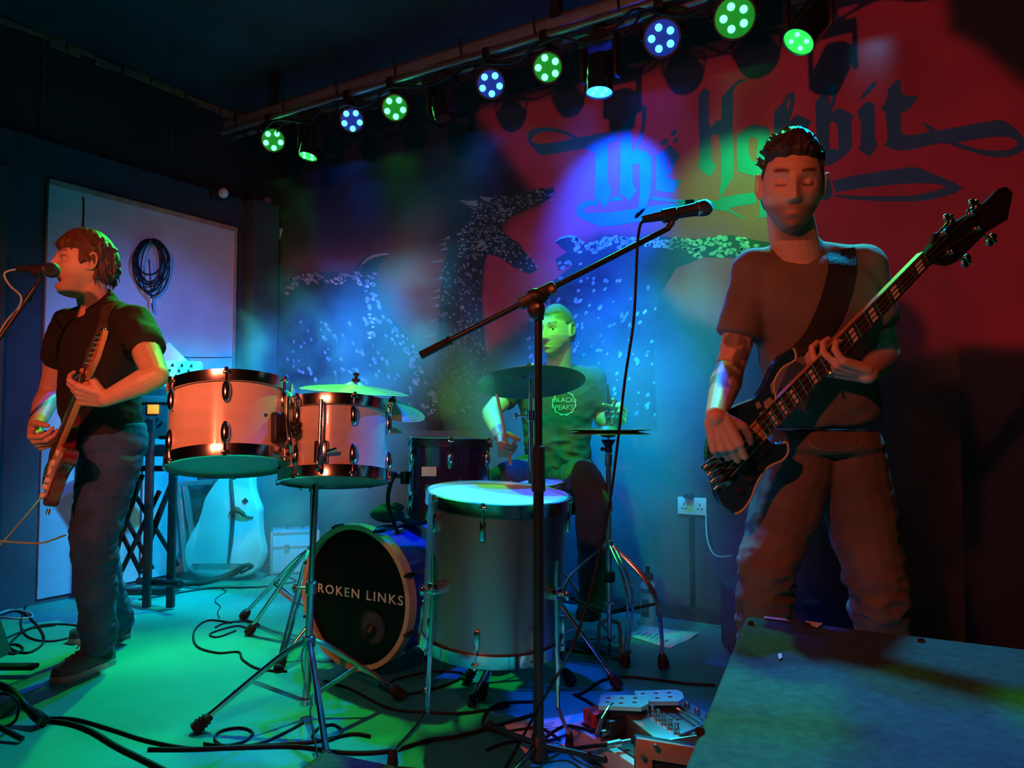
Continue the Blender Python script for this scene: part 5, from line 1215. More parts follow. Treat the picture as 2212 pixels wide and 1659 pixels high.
p_ = lb(1553, 1020); b = MB(); b.box(bfr @ T(p_[0], p_[1], .0) @ Matrix.Rotation(.78, 4, 'Z'), .05, .085, .006, .002); obj('bridge_plate', b, 'chrome', bt)
for (x, y) in ((1592, 985), (1625, 950)):
    p_ = lb(x, y); b = MB(); b.box(bfr @ T(p_[0], p_[1], .001) @ Matrix.Rotation(.78, 4, 'Z'), .028, .095, .016, .005); obj('pickup', b, 'plastic', bt)
for (x, y) in ((1640, 1010), (1618, 1035), (1598, 1060)):
    p_ = lb(x, y); b = MB(); b.cyl(bfr @ Vector((*p_, -.002)), bfr @ Vector((*p_, .012)), .009, .008, 14, .002); obj('control_knob', b, 'plastic', bt)
M['decal'] = mat('pale_decal', (.28, .28, .27), .6, 0, .2, 20)
b = MB(); rr = random.Random(2)
for pts in ([(1664,832),(1670,822),(1676,838),(1668,852)], [(1650,868),(1664,858),(1674,868),(1668,888),(1652,880)], [(1632,872),(1640,866),(1646,878),(1636,884)], [(1640,892),(1650,888),(1660,898),(1646,902)]):
    b.prism(bfr, [[lb(*p) for p in pts]], -.0019, -.0012)
obj('body_decal', b, 'decal', bt, False)
b = ribbon(shT, [P(1838, 528, 2.0), P(1826, 575, 2.0), P(1800, 650, 2.0), P(1772, 715, 2.0), P(1735, 765, 1.98)], [Rh * .97 + UP * .2], .085, Fh, .005, .004)
obj('strap', b, 'black_gloss' if False else 'rubber', bt, label='wide black shoulder strap')

# ================================================================ STAGE ITEMS
# ---- main microphone stand, front centre
mb0 = G(1163, 1662); dM = (mb0 - CAMPOS).dot(CF)
jt = P(1163, 668, dM)
t = thing('microphone_stand', 'black boom microphone stand front centre, in front of the silver drum', 'stand', (mb0.x, mb0.y, 0))
b = MB(); b.cyl(Vector((mb0.x, mb0.y, .02)), P(1163, 960, dM), .0155, n=18); obj('pole', b, 'black_metal', t)
b = MB(); b.cyl(P(1163, 960, dM), jt, .0115, n=18); obj('pole', b, 'black_metal', t)
b = MB(); b.cyl(P(1163, 1062, dM), P(1163, 962, dM), .0205, .019, 20, .003); obj('grip', b, 'rubber', t)
bm0, bm1 = P(908, 768, dM - .0), P(1180, 628, dM); bend = P(1446, 492, dM + .02)
pv = P(1160, 640, dM)
b = MB(); b.cyl(jt - UP * .03, jt, .016, n=16); b.ball(P(1158, 668, dM - .012), .026, 10, axes((0, 0, 0), Rh, Fh, UP), (1, .7, 1.2)); b.ball(pv, .03, 10, axes((0, 0, 0), Rh, Fh, UP), (1.1, .7, .8)); obj('pivot', b, 'plastic', t)
b = MB(); bd = (bend - bm0).normalized(); b.box(axes(pv + UP * .002, bd, Fh, bd.cross(Fh)), .12, .034, .036, .01); b.cyl(P(1190, 628, dM) - Fh * .018, P(1190, 628, dM) - Fh * .032, .014); obj('boom_clamp', b, 'plastic', t)
b = MB(); b.cyl(P(1190, 628, dM) - Fh * .032, P(1190, 628, dM) - Fh * .035, .007); b.cyl(P(1160, 664, dM) - Fh * .026, P(1160, 664, dM) - Fh * .031, .006); obj('screw', b, 'brass', t)
b = MB(); b.cyl(bm0, bend, .0085, n=14); obj('boom', b, 'black_metal', t)
b = MB(); b.cyl(bm0, bm0.lerp(bend, .115), .0125, .0115, 14, .003); b.cyl(bm0.lerp(bend, .112), bm0.lerp(bend, .122), .014); obj('boom_end_grip', b, 'rubber', t)
for k in range(3):
    a = .5 + k * 2 * PI / 3; e = Vector((mb0.x + .3 * math.cos(a), mb0.y + .3 * math.sin(a), .012)); b = MB(); b.cyl(Vector((mb0.x, mb0.y, .07)), e, .009); lg = obj('leg', b, 'black_metal', t)
    b = MB(); b.cyl(e, e + (e - mb0).normalized() * .03, .014, n=12, bev=.003); obj('rubber_foot', b, 'rubber', lg)
b = MB(); b.cyl(Vector((mb0.x, mb0.y, .03)), Vector((mb0.x, mb0.y, .1)), .03, .02, 16, .004); obj('hub', b, 'plastic', t)
ms0, ms1 = P(1388, 474, dM + .02), P(1505, 452, dM + .02)
md = (ms1 - ms0).normalized()
b = MB(); b.tube([bend - bd * .01, P(1452, 480, dM + .02), P(1448, 468, dM + .02)], .009, 8, 3); b.cyl(P(1430, 468, dM + .02), P(1462, 461, dM + .02), .0205, n=16, bev=.003); obj('clip', b, 'plastic', t)
def mic(a, b_, label, ball_r=.0245):
    a, b_ = Vector(a), Vector(b_); d = (b_ - a).normalized(); L = (b_ - a).length
    t = thing('microphone', label, 'microphone', a)
    m = MB(); m.lathe(mtx(a, d), [(.004, 0), (.011, 0), (.0115, .012), (.0125, .02), (.019, L - .012), (.0205, L), (.015, L + .004)], 22); obj('handle', m, 'plastic', t)
    m = MB(); m.lathe(mtx(b_, d), [(.018, -.002), (.0225, .002), (.0225, .01), (.018, .012)], 22); obj('collar_ring', m, 'chrome_dull', t)
    m = MB(); m.ball(b_ + d * .022, ball_r, 14, mtx((0, 0, 0), d), (1, 1, 1.05)); obj('grille', m, M['grille'], t)
    return t
M['grille'] = mat('mic_mesh', (.07, .08, .09), .4, .8, .3, 300, .6, 900)
mic(ms0, ms1, 'black vocal microphone on the centre boom, left of the bassist')
b = MB(); b.cyl(P(1392, 474, dM + .02), P(1380, 500, dM + .02), .0065)
q0 = P(1392, 473, dM + .02)
cp = [P(1390, 474, dM), P(1382, 490, dM - .01), P(1377, 530, dM), P(1374, 600, dM), P(1368, 700, dM), P(1350, 820, dM), P(1335, 950, dM), P(1318, 1080, dM), P(1300, 1170, dM - .02), P(1272, 1290, dM - .06), P(1235, 1400, dM - .1), P(1180, 1500, dM - .15), G(1130, 1590, .03), G(1088, 1665, .006)]
b = MB(); b.tube(cp, .0042, 8, 6); single('microphone_cable', b, 'cable', 'black cable hanging from the centre microphone to the floor', 'cable')
# ---- left singer's microphone and stand
dL = 2.62
a0, a1 = P(45, 582, dL), P(100, 584, dL)
mic(P(38, 580, dL), P(98, 583, dL), "black vocal microphone at the singer's mouth", .0265)
t = thing('microphone_stand', 'black boom stand at the left edge before the singer', 'stand', G(-60, 1560))
b = MB(); b.tube([P(86, 596, dL), P(80, 612, dL), P(60, 650, dL)], .008, 8, 3); b.cyl(P(72, 586, dL), P(92, 588, dL), .02, n=14, bev=.003); obj('clip', b, 'plastic', t)
b = MB(); b.cyl(P(76, 620, dL), P(-70, 830, dL - .1), .0075); obj('boom', b, 'black_metal', t)
qq = P(-70, 830, dL - .1); b = MB(); b.cyl(Vector((qq.x, qq.y, .02)), qq + UP * .05, .012); obj('pole', b, 'black_metal', t); t.location.x = t.location.x
for k in range(3):
    a = .2 + k * 2 * PI / 3; b = MB(); b.cyl(Vector((qq.x, qq.y, .08)), Vector((qq.x + .3 * math.cos(a), qq.y + .3 * math.sin(a), .012)), .009); obj('leg', b, 'black_metal', t)
b = MB(); b.tube([P(38, 581, dL), P(10, 590, dL), P(20, 615, dL), P(45, 640, dL - .03), P(40, 665, dL - .03), P(10, 700, dL - .03), P(-20, 760, dL - .05)], .0036, 6, 5); single('microphone_cable', b, 'cablegreen', "thin green-lit cable looping round the singer's stand", 'cable')
# ---- floor cables
def fcable(pts, r, label, m='cable', zs=None):
    b = MB(); n = len(pts); b.tube([G(x, y, (zs[i] if zs else 0) + r) for i, (x, y) in enumerate(pts)], r, 6, 5)
    return single('floor_cable', b, m, label, 'cable')
fcable([(90,1552),(160,1553),(240,1575),(320,1600),(420,1617),(520,1612),(620,1607),(690,1600),(760,1585),(800,1590)], .0055, 'upper black cable running from the left stage box past the tom stand')
fcable([(92,1556),(150,1562),(200,1580),(250,1610),(300,1635),(360,1665)], .007, 'thick black cable curving from the stage box to the bottom edge')
fcable([(320,1618),(400,1618),(520,1614),(640,1612),(740,1625),(840,1622),(920,1600),(990,1590),(1100,1560),(1160,1540)], .006, 'black cable crossing the bottom centre behind the wedge')
fcable([(655,1560),(620,1580),(560,1606),(490,1612),(464,1595),(480,1578),(520,1572),(546,1582),(530,1600),(490,1610),(440,1606)], .0045, 'black cable with a small loop below the tom stand')
fcable([(690,1570),(720,1565),(738,1578),(720,1596),(690,1600),(676,1588),(690,1570)], .0045, 'small cable ring right of the tom stand front leg')
fcable([(500,1345),(450,1340),(420,1362),(425,1395),(470,1410),(515,1408),(525,1425),(560,1445),(620,1450)], .0045, 'black cable looping on the green floor left of the tom stand')
fcable([(465,1355),(490,1345),(540,1342),(560,1350),(540,1358),(510,1352),(455,1368),(470,1376),(510,1362)], .004, 'tangled thin cable by the cymbal stand feet')
fcable([(478,1272),(488,1278),(470,1290),(465,1300),(476,1310),(470,1322),(474,1335)], .0025, 'very thin curly wire on the floor below the white case')
fcable([(820,1480),(860,1500),(930,1490),(985,1470),(1000,1455),(960,1450),(920,1452),(850,1470),(842,1490),(870,1500)], .0045, 'cable coiled on the dark floor under the bass drum')
fcable([(700,1470),(760,1490),(840,1530),(920,1538),(1000,1540),(1100,1525)], .0045, 'cable running under the silver floor tom')
fcable([(1160,1515),(1080,1520),(1050,1540),(1045,1570),(1090,1580),(1160,1572),(1190,1585),(1210,1600)], .005, 'cable looping over the floor behind the centre stand')
fcable([(1050,1620),(1090,1605),(1140,1598),(1190,1600),(1270,1570),(1330,1575)], .0045, 'cable lying across the set list to the pedal board')
fcable([(1545,1480),(1480,1476),(1420,1468),(1350,1462),(1300,1470),(1270,1490),(1250,1500),(1240,1500)], .005, 'black cable arching on the floor before the hi-hat')
fcable([(1240,1500),(1265,1512),(1290,1528)], .005, 'short cable plugging into the pedal board corner')
fcable([(0,1330),(40,1320),(80,1350),(95,1385),(60,1410),(20,1395),(60,1360),(120,1350)], .005, 'dark cables heaped behind the singer near the left edge')
fcable([(40,1300),(55,1310),(45,1345),(60,1375),(110,1385),(170,1370),(170,1352),(90,1350),(10,1380)], .0042, "thin cable loops behind the singer's feet")
fcable([(0,1332),(45,1336),(70,1332),(60,1322),(20,1318),(-10,1330)], .0055, 'bright green-lit cable lying at the left edge', 'cablegreen')
fcable([(0,1395),(35,1392),(50,1402),(30,1412),(0,1405)], .005, 'short cable loop at the left edge by the wedge')
fcable([(300,1295),(360,1285),(420,1275),(470,1270),(560,1268),(600,1262),(640,1255),(600,1240),(570,1245)], .005, 'cable along the back floor below the white case')
b = MB(); b.tube([P(-10, 1168, 2.7), P(60, 1173, 2.7), P(95, 1172, 2.7), P(141, 1156, 2.8)], .004, 6, 5); single('slack_cable', b, 'cablegreen', 'bright green-lit cable stretched across the left edge', 'cable')
b = MB(); b.tube([P(100, 1060, 2.9), P(60, 1110, 2.8), P(0, 1178, 2.7)], .003, 6, 4); single('guitar_lead', b, 'cablegreen', 'straight thin lead running from the guitar to the left edge', 'cable')
# cables at singer floor
# ---- stage box bottom left
c = G(30, 1530); t = thing('stage_box', 'black clutter of a stand base and plugs at the bottom left', 'stage box', c)
b = MB(); b.box(axes(G(-15, 1530, .03), Rh, Fh, UP), .09, .12, .05, .01); obj('box', b, 'plastic', t)
b = MB(); b.tube([G(-30, 1470, .12), G(20, 1490, .10), G(60, 1530, .05), G(92, 1556, .025)], [.012, .013, .014, .018], 10, 5); obj('stand_leg', b, 'black_metal', t)
b = MB(); b.cyl(G(80, 1545, .03), G(98, 1560, .015), .018, n=12, bev=.004); obj('rubber_foot', b, 'rubber', t)
b = MB(); b.tube([G(-20, 1500, .14), G(20, 1500, .16), G(40, 1520, .09), G(30, 1560, .02), G(-20, 1580, .01)], .005, 6, 5); obj('plug_lead', b, 'cable', t)
t = thing('floor_wedge', 'dark sliver of a monitor wedge at the left edge', 'speaker', G(-60, 1440)); b = MB()
b.prism(axes(G(-215, 1500), Fh, UP, -Rh), [[(0, 0), (.5, 0), (.42, .16), (.2, .30), (0, .12)]], -.08, .35); obj('cabinet', b, 'carpet', t)
b = MB(); b.box(axes(G(35, 1440, .035), Rh, Fh, UP), .16, .05, .02, .008); single('coiled_multicore', b, 'cable', 'flat black cable bundle lying before the left wedge', 'cable')
# ---- big carpeted speaker bottom right
A = G(1610, 1328, .56); B = G(1475, 1660, .56); Cc = G(2230, 1402, .56)
dA = (A - B); dA.z = 0; yv = dA.normalized(); xv = yv.cross(UP)
t = thing('bass_speaker', 'large carpeted black speaker cabinet at the bottom right corner', 'speaker', (A.x, A.y, 0))
x1 = Cc - A; x1.z = 0
D1 = A + x1 * 1.0; Bb = B - yv * .15; E = Bb + x1
b = MB(); pts = [A, D1, E, Bb]; b.add([(p.x, p.y, .56) for p in pts] + [(p.x, p.y, 0) for p in pts], [(0, 1, 2, 3), (7, 6, 5, 4), (0, 4, 5, 1), (1, 5, 6, 2), (2, 6, 7, 3), (3, 7, 4, 0)]); ob_ = obj('cabinet', b, 'carpet', t, False)
md_ = ob_.modifiers.new('bevel', 'BEVEL'); md_.width = .012; md_.segments = 3
for (x, y) in ((1622, 1348), (1512, 1580), (1745, 1352), (1990, 1385)):
    b = MB(); b.cyl(G(x, y, .559), G(x, y, .5625), .007, n=14, bev=.001); obj('screw', b, 'cable', t)
for pts in ([(1650,1331),(1697,1336),(1706,1342),(1652,1335)], [(1738,1340),(1778,1346),(1765,1356),(1748,1350)], [(1680,1413),(1688,1410),(1690,1420),(1683,1424)]):
    b = MB(); k = len(pts); v = [G(x, y, .5605) for x, y in pts] + [G(x, y, .563) for x, y in pts]; b.add(v, [tuple(range(k)), tuple(range(k, 2 * k))] + [(i, (i + 1) % k, (i + 1) % k + k, i + k) for i in range(k)]); obj('tape_scrap', b, 'tape', t)
# ---- small wedge bottom centre
t = thing('floor_wedge', 'small dark wedge with a wooden edge, bottom centre', 'speaker', G(790, 1700))
a_, b_, c_ = G(700, 1628, .10), G(825, 1662, .10), G(720, 1628, .10)
q = G(745, 1672, .1); b = MB(); b.box(axes(q - UP * .05, (G(800, 1640) - G(700, 1620)).normalized(), UP.cross((G(800, 1640) - G(700, 1620)).normalized()), UP), .24, .14, .1, .008); obj('cabinet', b, 'ply', t)
b = MB(); b.box(axes(q + UP * .004 + Fh * .012, (G(800, 1640) - G(700, 1620)).normalized(), UP.cross((G(800, 1640) - G(700, 1620)).normalized()), UP), .22, .12, .012, .004); obj('top_panel', b, 'carpet', t)
# ---- set lists
def sheet(px4, label, curl=.0, lines=9):
    c = [G(x, y, .002) for x, y in px4]; n = 6; vs = []; fs = []
    for i in range(n + 1):
        for j in range(n + 1):
            p = c[0].lerp(c[1], i / n).lerp(c[3].lerp(c[2], i / n), j / n); vs.append((p.x, p.y, .002 + curl * ((i / n) ** 3) * 1.0 + .002 * math.sin(i * 1.3 + j)))
    for i in range(n):
        for j in range(n): k = i * (n + 1) + j; fs.append((k, k + 1, k + n + 2, k + n + 1))
    t = thing('set_list', label, 'paper', (c[0] + c[2]) / 2)
    b = MB(); b.add(vs, fs); ob = obj('sheet', b, 'paper', t); md = ob.modifiers.new('solid', 'SOLIDIFY'); md.thickness = .0006
    b = MB(); rr = random.Random(3)
    for k in range(lines):
        v = .15 + .7 * k / lines; u0 = .2; u1 = .35 + .35 * rr.random()
        p0 = c[0].lerp(c[1], u0).lerp(c[3].lerp(c[2], u0), v); p1 = c[0].lerp(c[1], u1).lerp(c[3].lerp(c[2], u1), v); d = (c[3] - c[0]) * .02
        z = UP * (.0055 + curl * u1 ** 3); b.add([p0 + z, p1 + z, p1 + d + z, p0 + d + z], [(0, 1, 2, 3)])
    obj('text_line', b, 'ink', t)
sheet([(1086, 1563), (1262, 1540), (1330, 1602), (1140, 1632)], 'blue-lit sheet of paper beside the centre stand base')
sheet([(1352, 1373), (1388, 1356), (1510, 1372), (1448, 1400)], 'white sheet of paper on the floor right of the hi-hat', .012, 7)
# ---- pedal board
def boxat(name, parent, m, px_, py_, z0, sx, sy, sz, rot=0, bev=.004, lab=None):
    c = G(px_, py_, z0); X = Matrix.Rotation(rot, 3, 'Z') @ Vector((1, 0, 0)); Y = UP.cross(X); b = MB(); b.box(axes(c + UP * sz / 2, X, Y, UP), sx, sy, sz, bev); return obj(name, b, m, parent, label=lab)
pbA, pbB = G(1238, 1560, .07), G(1400, 1665, .07)
brot = math.atan2((pbB - pbA).y, (pbB - pbA).x)
t = thing('pedal_board', 'worn white pedal board on the floor beside the big speaker', 'pedal board', G(1330, 1620))
bx = (pbB - pbA).normalized(); by = UP.cross(bx); cpb = pbA + bx * .33 + by * .17
b = MB(); b.box(axes(cpb - UP * .035, bx, by, UP), .68, .36, .065, .008); obj('board', b, 'board', t)
b = MB(); b.box(axes(cpb - UP * .001, bx, by, UP), .62, .31, .008, .002); obj('felt_surface', b, 'dark_grey', t)
def pedal(name, label, px_, py_, sx, sy, sz, m, knobs, cat='effects pedal', z=.075, rot=None, tread=False):
    c = G(px_, py_, z); X = bx if rot is None else Matrix.Rotation(rot, 3, 'Z') @ bx; Y = UP.cross(X)
    t = thing(name, label, cat, c); b = MB(); b.box(axes(c + UP * sz / 2, X, Y, UP), sx, sy, sz, .005); obj('housing', b, m, t)
    for k in range(knobs):
        q = c + UP * sz + X * (sx * (-.38 + .76 * (k + .5) / knobs)) + Y * sy * .3; b = MB(); b.cyl(q, q + UP * .018, .0085, .007, 14, .002); b.cyl(q + UP * .018, q + UP * .02, .004); obj('knob', b, 'chrome', t)
    return t, c, X, Y
pedal('effects_pedal', 'small red effects pedal at the back corner of the pedal board', 1300, 1562, .06, .10, .045, 'red_pedal', 2)
pd = pedal('effects_pedal', 'small dark effects pedal with a silver plug beside the red one', 1335, 1580, .07, .11, .05, 'plastic', 2)
b = MB(); b.tube([pd[1] + UP * .05, pd[1] + UP * .085 - by * .02, pd[1] + UP * .06 - by * .08 + bx * .03], .004, 8, 4); b.cyl(pd[1] + UP * .06 - by * .08 + bx * .03, pd[1] + UP * .03 - by * .11 + bx * .05, .007); obj('patch_plug', b, 'chrome', pd[0])
M['greenpanel'] = mat('metallic_panel', (.30, .34, .33), .3, .7, .1, 12)
t5, c5, X5, Y5 = pedal('multi_effects_unit', 'wide metallic multi-effects unit with a row of footswitches', 1445, 1590, .30, .24, .06, 'greenpanel', 0, 'effects unit', .07, -.15)
for k in range(8):
    q = c5 + UP * .06 + X5 * (-.12 + .034 * k) - Y5 * .045; b = MB(); b.cyl(q, q + UP * .012, .009); b.cyl(q + UP * .012, q + UP * .028, .007, n=14, bev=.002); obj('footswitch', b, 'chrome', t5)
for k in range(4):
    q = c5 + UP * .06 + X5 * (-.09 + .055 * k) + Y5 * .085; b = MB(); b.cyl(q, q + UP * .018, .009, .007, 12, .002); obj('knob', b, 'chrome', t5)
b = MB(); b.tube([c5 + UP * .07 - X5 * .12 + Y5 * .03, c5 + UP * .075 + X5 * .11 + Y5 * .03, c5 + UP * .072 + X5 * .135 + Y5 * .01, c5 + UP * .06 + X5 * .14 - Y5 * .05], .005, 8, 4); b.tube([c5 + UP * .07 - X5 * .12 + Y5 * .05, c5 + UP * .075 + X5 * .10 + Y5 * .05], .005, 8, 1); obj('guard_rail', b, 'chrome', t5)
b = MB(); b.box(axes(c5 + UP * .061 - X5 * .02 + Y5 * .012, X5, Y5, UP), .12, .02, .002); obj('display_strip', b, 'ink', t5)
def treadle(px_, py_, label, rz):
    c = G(px_, py_, .155); X = Matrix.Rotation(rz, 3, 'Z') @ Rh; Y = UP.cross(X); X = (X + UP * .05).normalized()
    t = thing('treadle_pedal', label, 'pedal', (c.x, c.y, .07)); hl = [[(-.07, -.045), (.055, -.05), (.075, -.02), (.075, .03), (.06, .05), (-.07, .045)]]
    for hx, hy in ((-.045, -.015), (-.045, .02), (-.005, -.02), (-.005, .022), (.035, -.012), (.035, .025)): hl.append([(hx + .0075 * math.cos(a * PI / 5), hy + .0075 * math.sin(a * PI / 5)) for a in range(10)])
    b = MB(); b.prism(axes(c, X, Y, UP), hl, -.006, .006); obj('foot_plate', b, 'alu', t, False)
    b = MB(); b.box(axes(c - UP * .045, X, Y, UP), .11, .06, .075, .008); obj('housing', b, 'black_metal', t)
treadle(1346, 1518, 'left of two perforated metal foot treadles on the pedal board', -.2)
treadle(1422, 1507, 'right of two perforated metal foot treadles, nearer the speaker', -.1)
for x0, y0, x1_, y1_, lab, mm in ((1298, 1585, 1352, 1570, 'black jack plug at the front of the pedal board', 'plastic'), (1310, 1610, 1362, 1600, 'green-lit jack plug below the black one', 'plastic')):
    b = MB(); p0, p1 = G(x0, y0, .09), G(x1_, y1_, .095); b.cyl(p0, p0.lerp(p1, .6), .010, .011, 12, .002); b.cyl(p0.lerp(p1, .6), p1, .0065); single('jack_plug', b, 'chrome_dull', lab, 'plug')
b = MB(); b.tube([G(1170, 1625, .03), G(1230, 1618, .03), G(1280, 1612, .07), G(1312, 1609, .09)], .006, 8, 5); b.tube([G(1170, 1600, .01), G(1215, 1570, .05), G(1250, 1572, .08), G(1300, 1586, .09)], .005, 8, 5); single('instrument_cable', b, 'cable', 'two black leads plugged into the front of the pedal board', 'cable')
# wooden cornered case bottom right-centre
t = thing('wooden_case', 'brown wood-edged case with brass screws at the bottom, left of the big speaker', 'case', G(1430, 1700))
zt = .34
p0, p1, p2 = P(1372, 1592, 1.55), P(1496, 1612, 1.55), P(1365, 1700, 1.55)
xw = (p1 - p0).normalized(); yw = (Fh - xw * Fh.dot(xw)); yw.z = 0; yw.normalize()
b = MB(); b.box(axes(p0 + xw * .065 + yw * .018 - UP * .075, xw, yw, UP), .125, .03, .14, .003); obj('case_body', b, 'plastic', t)
b = MB(); b.box(axes(p0 + xw * .065 - UP * .018 - yw * .004, xw, yw, xw.cross(yw)), .13, .01, .038, .002); obj('top_rail', b, 'ply', t)
b = MB(); b.box(axes(p0 + xw * .017 - UP * .085 - yw * .004, xw, yw, UP), .034, .01, .11, .002); obj('corner_post', b, 'ply', t)
for (x, y) in ((1416, 1612), (1388, 1634)):
    b = MB(); q = P(x, y, 1.53); b.cyl(q, q - yw * .004, .005, n=12); b.cyl(q - yw * .004, q - yw * .005, .002); obj('screw', b, 'brass', t)
# ---- white guitar case
gb = G(488, 1252); dg = (gb - CAMPOS).dot(CF)
outl = [(405,1180),(404,1200),(412,1228),(440,1243),(490,1246),(535,1243),(560,1228),(572,1200),(570,1180),(565,1155),(562,1120),(562,1100),(553,1078),(546,1050),(545,1010),(540,985),(530,900),(528,860),(498,860),(492,900),(480,990),(475,1030),(462,1050),(445,1078),(438,1105),(430,1130),(416,1155)]
cx, cy = 488, 1246
orr = P(cx, cy, dg)
def loc2(x, y): return ((x - cx) * dg / FPX, (cy - y) * dg / FPX)
oc = curve([Vector((*loc2(x, y), 0)) for x, y in outl], 4, True); ol = [(p.x, p.y) for p in oc]
t = thing('guitar_case', 'white guitar-shaped hard case standing by the left wall', 'guitar case', gb)
fr = axes(Vector((gb.x, gb.y, .02)), Rh, UP, -Fh)
def inset(pl, k): 
    mx_ = sum(p[0] for p in pl) / len(pl); my_ = sum(p[1] for p in pl) / len(pl); return [(mx_ + (p[0] - mx_) * k, my_ + (p[1] - my_) * k) for p in pl]
rings = []
for k, d_ in ((.97, -.06), (1, -.045), (1, .035), (.975, .052), (.93, .058)): rings.append([fr @ Vector((x, y, d_)) for x, y in inset(ol, k)])
b = MB(); b.loft(rings); obj('shell', b, 'casewhite', t)
b = MB(); b.tube([fr @ Vector((*loc2(x, y), .058)) for x, y in ((500, 985), (503, 1040), (508, 1100), (506, 1160), (500, 1215))], [.006, .012, .013, .013, .010], 8, 5); obj('centre_strap', b, 'dark_grey', t, label='dark strap down the middle of the case')
b = MB(); b.tube([fr @ Vector((*loc2(505, 1108), .062)), fr @ Vector((*loc2(515, 1100), .08)), fr @ Vector((*loc2(528, 1105), .08)), fr @ Vector((*loc2(538, 1115), .07)), fr @ Vector((*loc2(552, 1117), .062))], [.016, .02, .014, .009, .006], 8, 4); obj('handle', b, 'leather', t)
b = MB(); b.box(fr @ T(*loc2(534, 1082), .06) @ Matrix.Rotation(.7, 4, 'Z'), .03, .03, .006); obj('logo_patch', b, 'dark_grey', t)
b = MB(); b.box(fr @ T(*loc2(482, 1220), .06), .34, .035, .004); obj('bottom_band', b, 'alu', t)
for x in (433, 530):
    b = MB(); b.box(fr @ T(*loc2(x, 1218), .064), .05, .02, .01, .003); b.box(fr @ T(*loc2(x, 1226), .066), .014, .035, .01, .003); obj('latch', b, 'chrome', t)
b = MB(); b.cyl(fr @ Vector((*loc2(433, 1240), .06)), G(433, 1256, .01), .008); b.box(T(*G(433, 1254, .03)), .06, .05, .04, .01); obj('stand_foot', b, 'black_metal', t)
b = MB(); b.tube([G(400, 1262, .02), G(440, 1258, .04), G(500, 1240, .08), G(530, 1222, .14), G(545, 1224, .12), G(520, 1238, .07)], [.014, .018, .02, .014, .01, .008], 8, 5); single('strap_bundle', b, 'strap', 'dark guitar strap draped over the foot of the white case', 'strap')
# ---- flight case
q = G(625, 1240); t = thing('flight_case', 'small silver flight case with handle between the white case and the bass drum', 'case', q)
s0 = .27; m_ = axes(q + UP * .14 + Fh * .12, (Rh * .96 + Fh * .28).normalized(), UP.cross((Rh * .96 + Fh * .28).normalized()), UP)
b = MB(); b.box(m_, .30, .24, .27, .006); obj('body', b, 'casewhite', t)
b = MB()
for sx in (-1, 1):
    for sy in (-1, 1): b.box(m_ @ T(sx * .147, sy * .117, 0), .02, .02, .275, .003)
for sz in (-1, .3, 1):
    for sy in (-1, 1): b.box(m_ @ T(0, sy * .119, sz * .127), .30, .012, .016, .002)
for sz in (-1, 1):
    for sx in (-1, 1): b.box(m_ @ T(sx * .148, 0, sz * .13), .014, .24, .014, .002)
obj('edge_trim', b, 'alu', t)
b = MB(); b.box(m_ @ T(-.05, -.126, .03), .035, .01, .05, .003); obj('latch', b, 'chrome', t)
b = MB(); b.tube([m_ @ Vector((-.05, 0, .14)), m_ @ Vector((-.04, 0, .165)), m_ @ Vector((.04, 0, .165)), m_ @ Vector((.05, 0, .14))], .007, 8, 4); obj('handle', b, 'plastic', t)
# ---- keyboard stand with gear
t = thing('scissor_stand', 'black scissor-lattice stand behind the singer', 'stand', G(320, 1262))
dk = 4.15
for (x0, y0, x1_, y1_) in ((262,1020,385,1222),(308,1025,265,1150),(256,1090,330,1230),(300,1010,250,1200),(372,1040,300,1235),(345,1060,262,1235),(262,1150,305,1240),(388,1000,310,1190)):
    b = MB(); a_, c_ = P(x0, y0, dk + (.02 if x0 < x1_ else 0)), P(x1_, y1_, dk + (.02 if x0 < x1_ else 0)); d_ = (c_ - a_).normalized(); b.box(axes((a_ + c_) / 2, d_, Fh, d_.cross(Fh)), (a_ - c_).length, .012, .024, .002); obj('lattice_bar', b, 'black_metal', t)
for x in (326, 377):
    b = MB(); a_ = P(x, 905, dk - .06); c_ = G(x + 2, 1262); c_ = Vector((a_.x, a_.y, .01)); b.box(axes((a_ + c_) / 2, Rh, Fh, UP), .04, .03, a_.z - .01, .004); obj('upright', b, 'black_metal', t)
b = MB(); b.box(axes(P(345, 1012, dk), Rh, Fh, UP), .3, .03, .03, .003); obj('crossbar', b, 'black_metal', t)
b = MB(); b.cyl(P(300, 1255, dk), P(390, 1262, dk - .2), .02); obj('crossbar', b, 'black_metal', t)
b = MB(); b.box(axes(G(310, 1276, .02), Rh, Fh, UP), .32, .06, .035, .01); b.box(axes(G(350, 1262, .03), (Rh - Fh * .4).normalized(), UP.cross((Rh - Fh * .4).normalized()), UP), .3, .05, .03, .01); obj('foot_bar', b, 'black_metal', t)
t = thing('keyboard', 'flat black keyboard lying on the scissor stand', 'keyboard', P(320, 990, dk)); b = MB(); b.box(axes(P(318, 972, dk + .08), Rh, Fh, UP), .42, .3, .06, .01); obj('case', b, 'black_gloss', t)
b = MB(); b.box(axes(P(360, 945, dk - .06), Rh, Fh, UP), .07, .03, .02, .004); obj('lid_catch', b, 'chrome', t)
t = thing('rack_unit', 'rack mixer with glowing orange screen beside the leftmost tom', 'mixer', P(330, 960, dk + .1))
b = MB(); b.box(axes(P(330, 892, dk + .12), Rh, Fh, UP), .26, .2, .27, .006); obj('rack_case', b, 'dark_grey', t)
M['lcd'] = mat('amber_display', (.6, .25, .02), .4, emit=(1.0, .36, .03), estr=.9)
M['lcdb'] = mat('blue_display', (.05, .1, .6), .4, emit=(.03, .09, 1.0), estr=.8)
b = MB(); b.box(axes(P(331, 884, dk + .015), Rh, Fh, UP), .062, .004, .05, .001); obj('display', b, 'lcd', t, label='glowing orange screen')
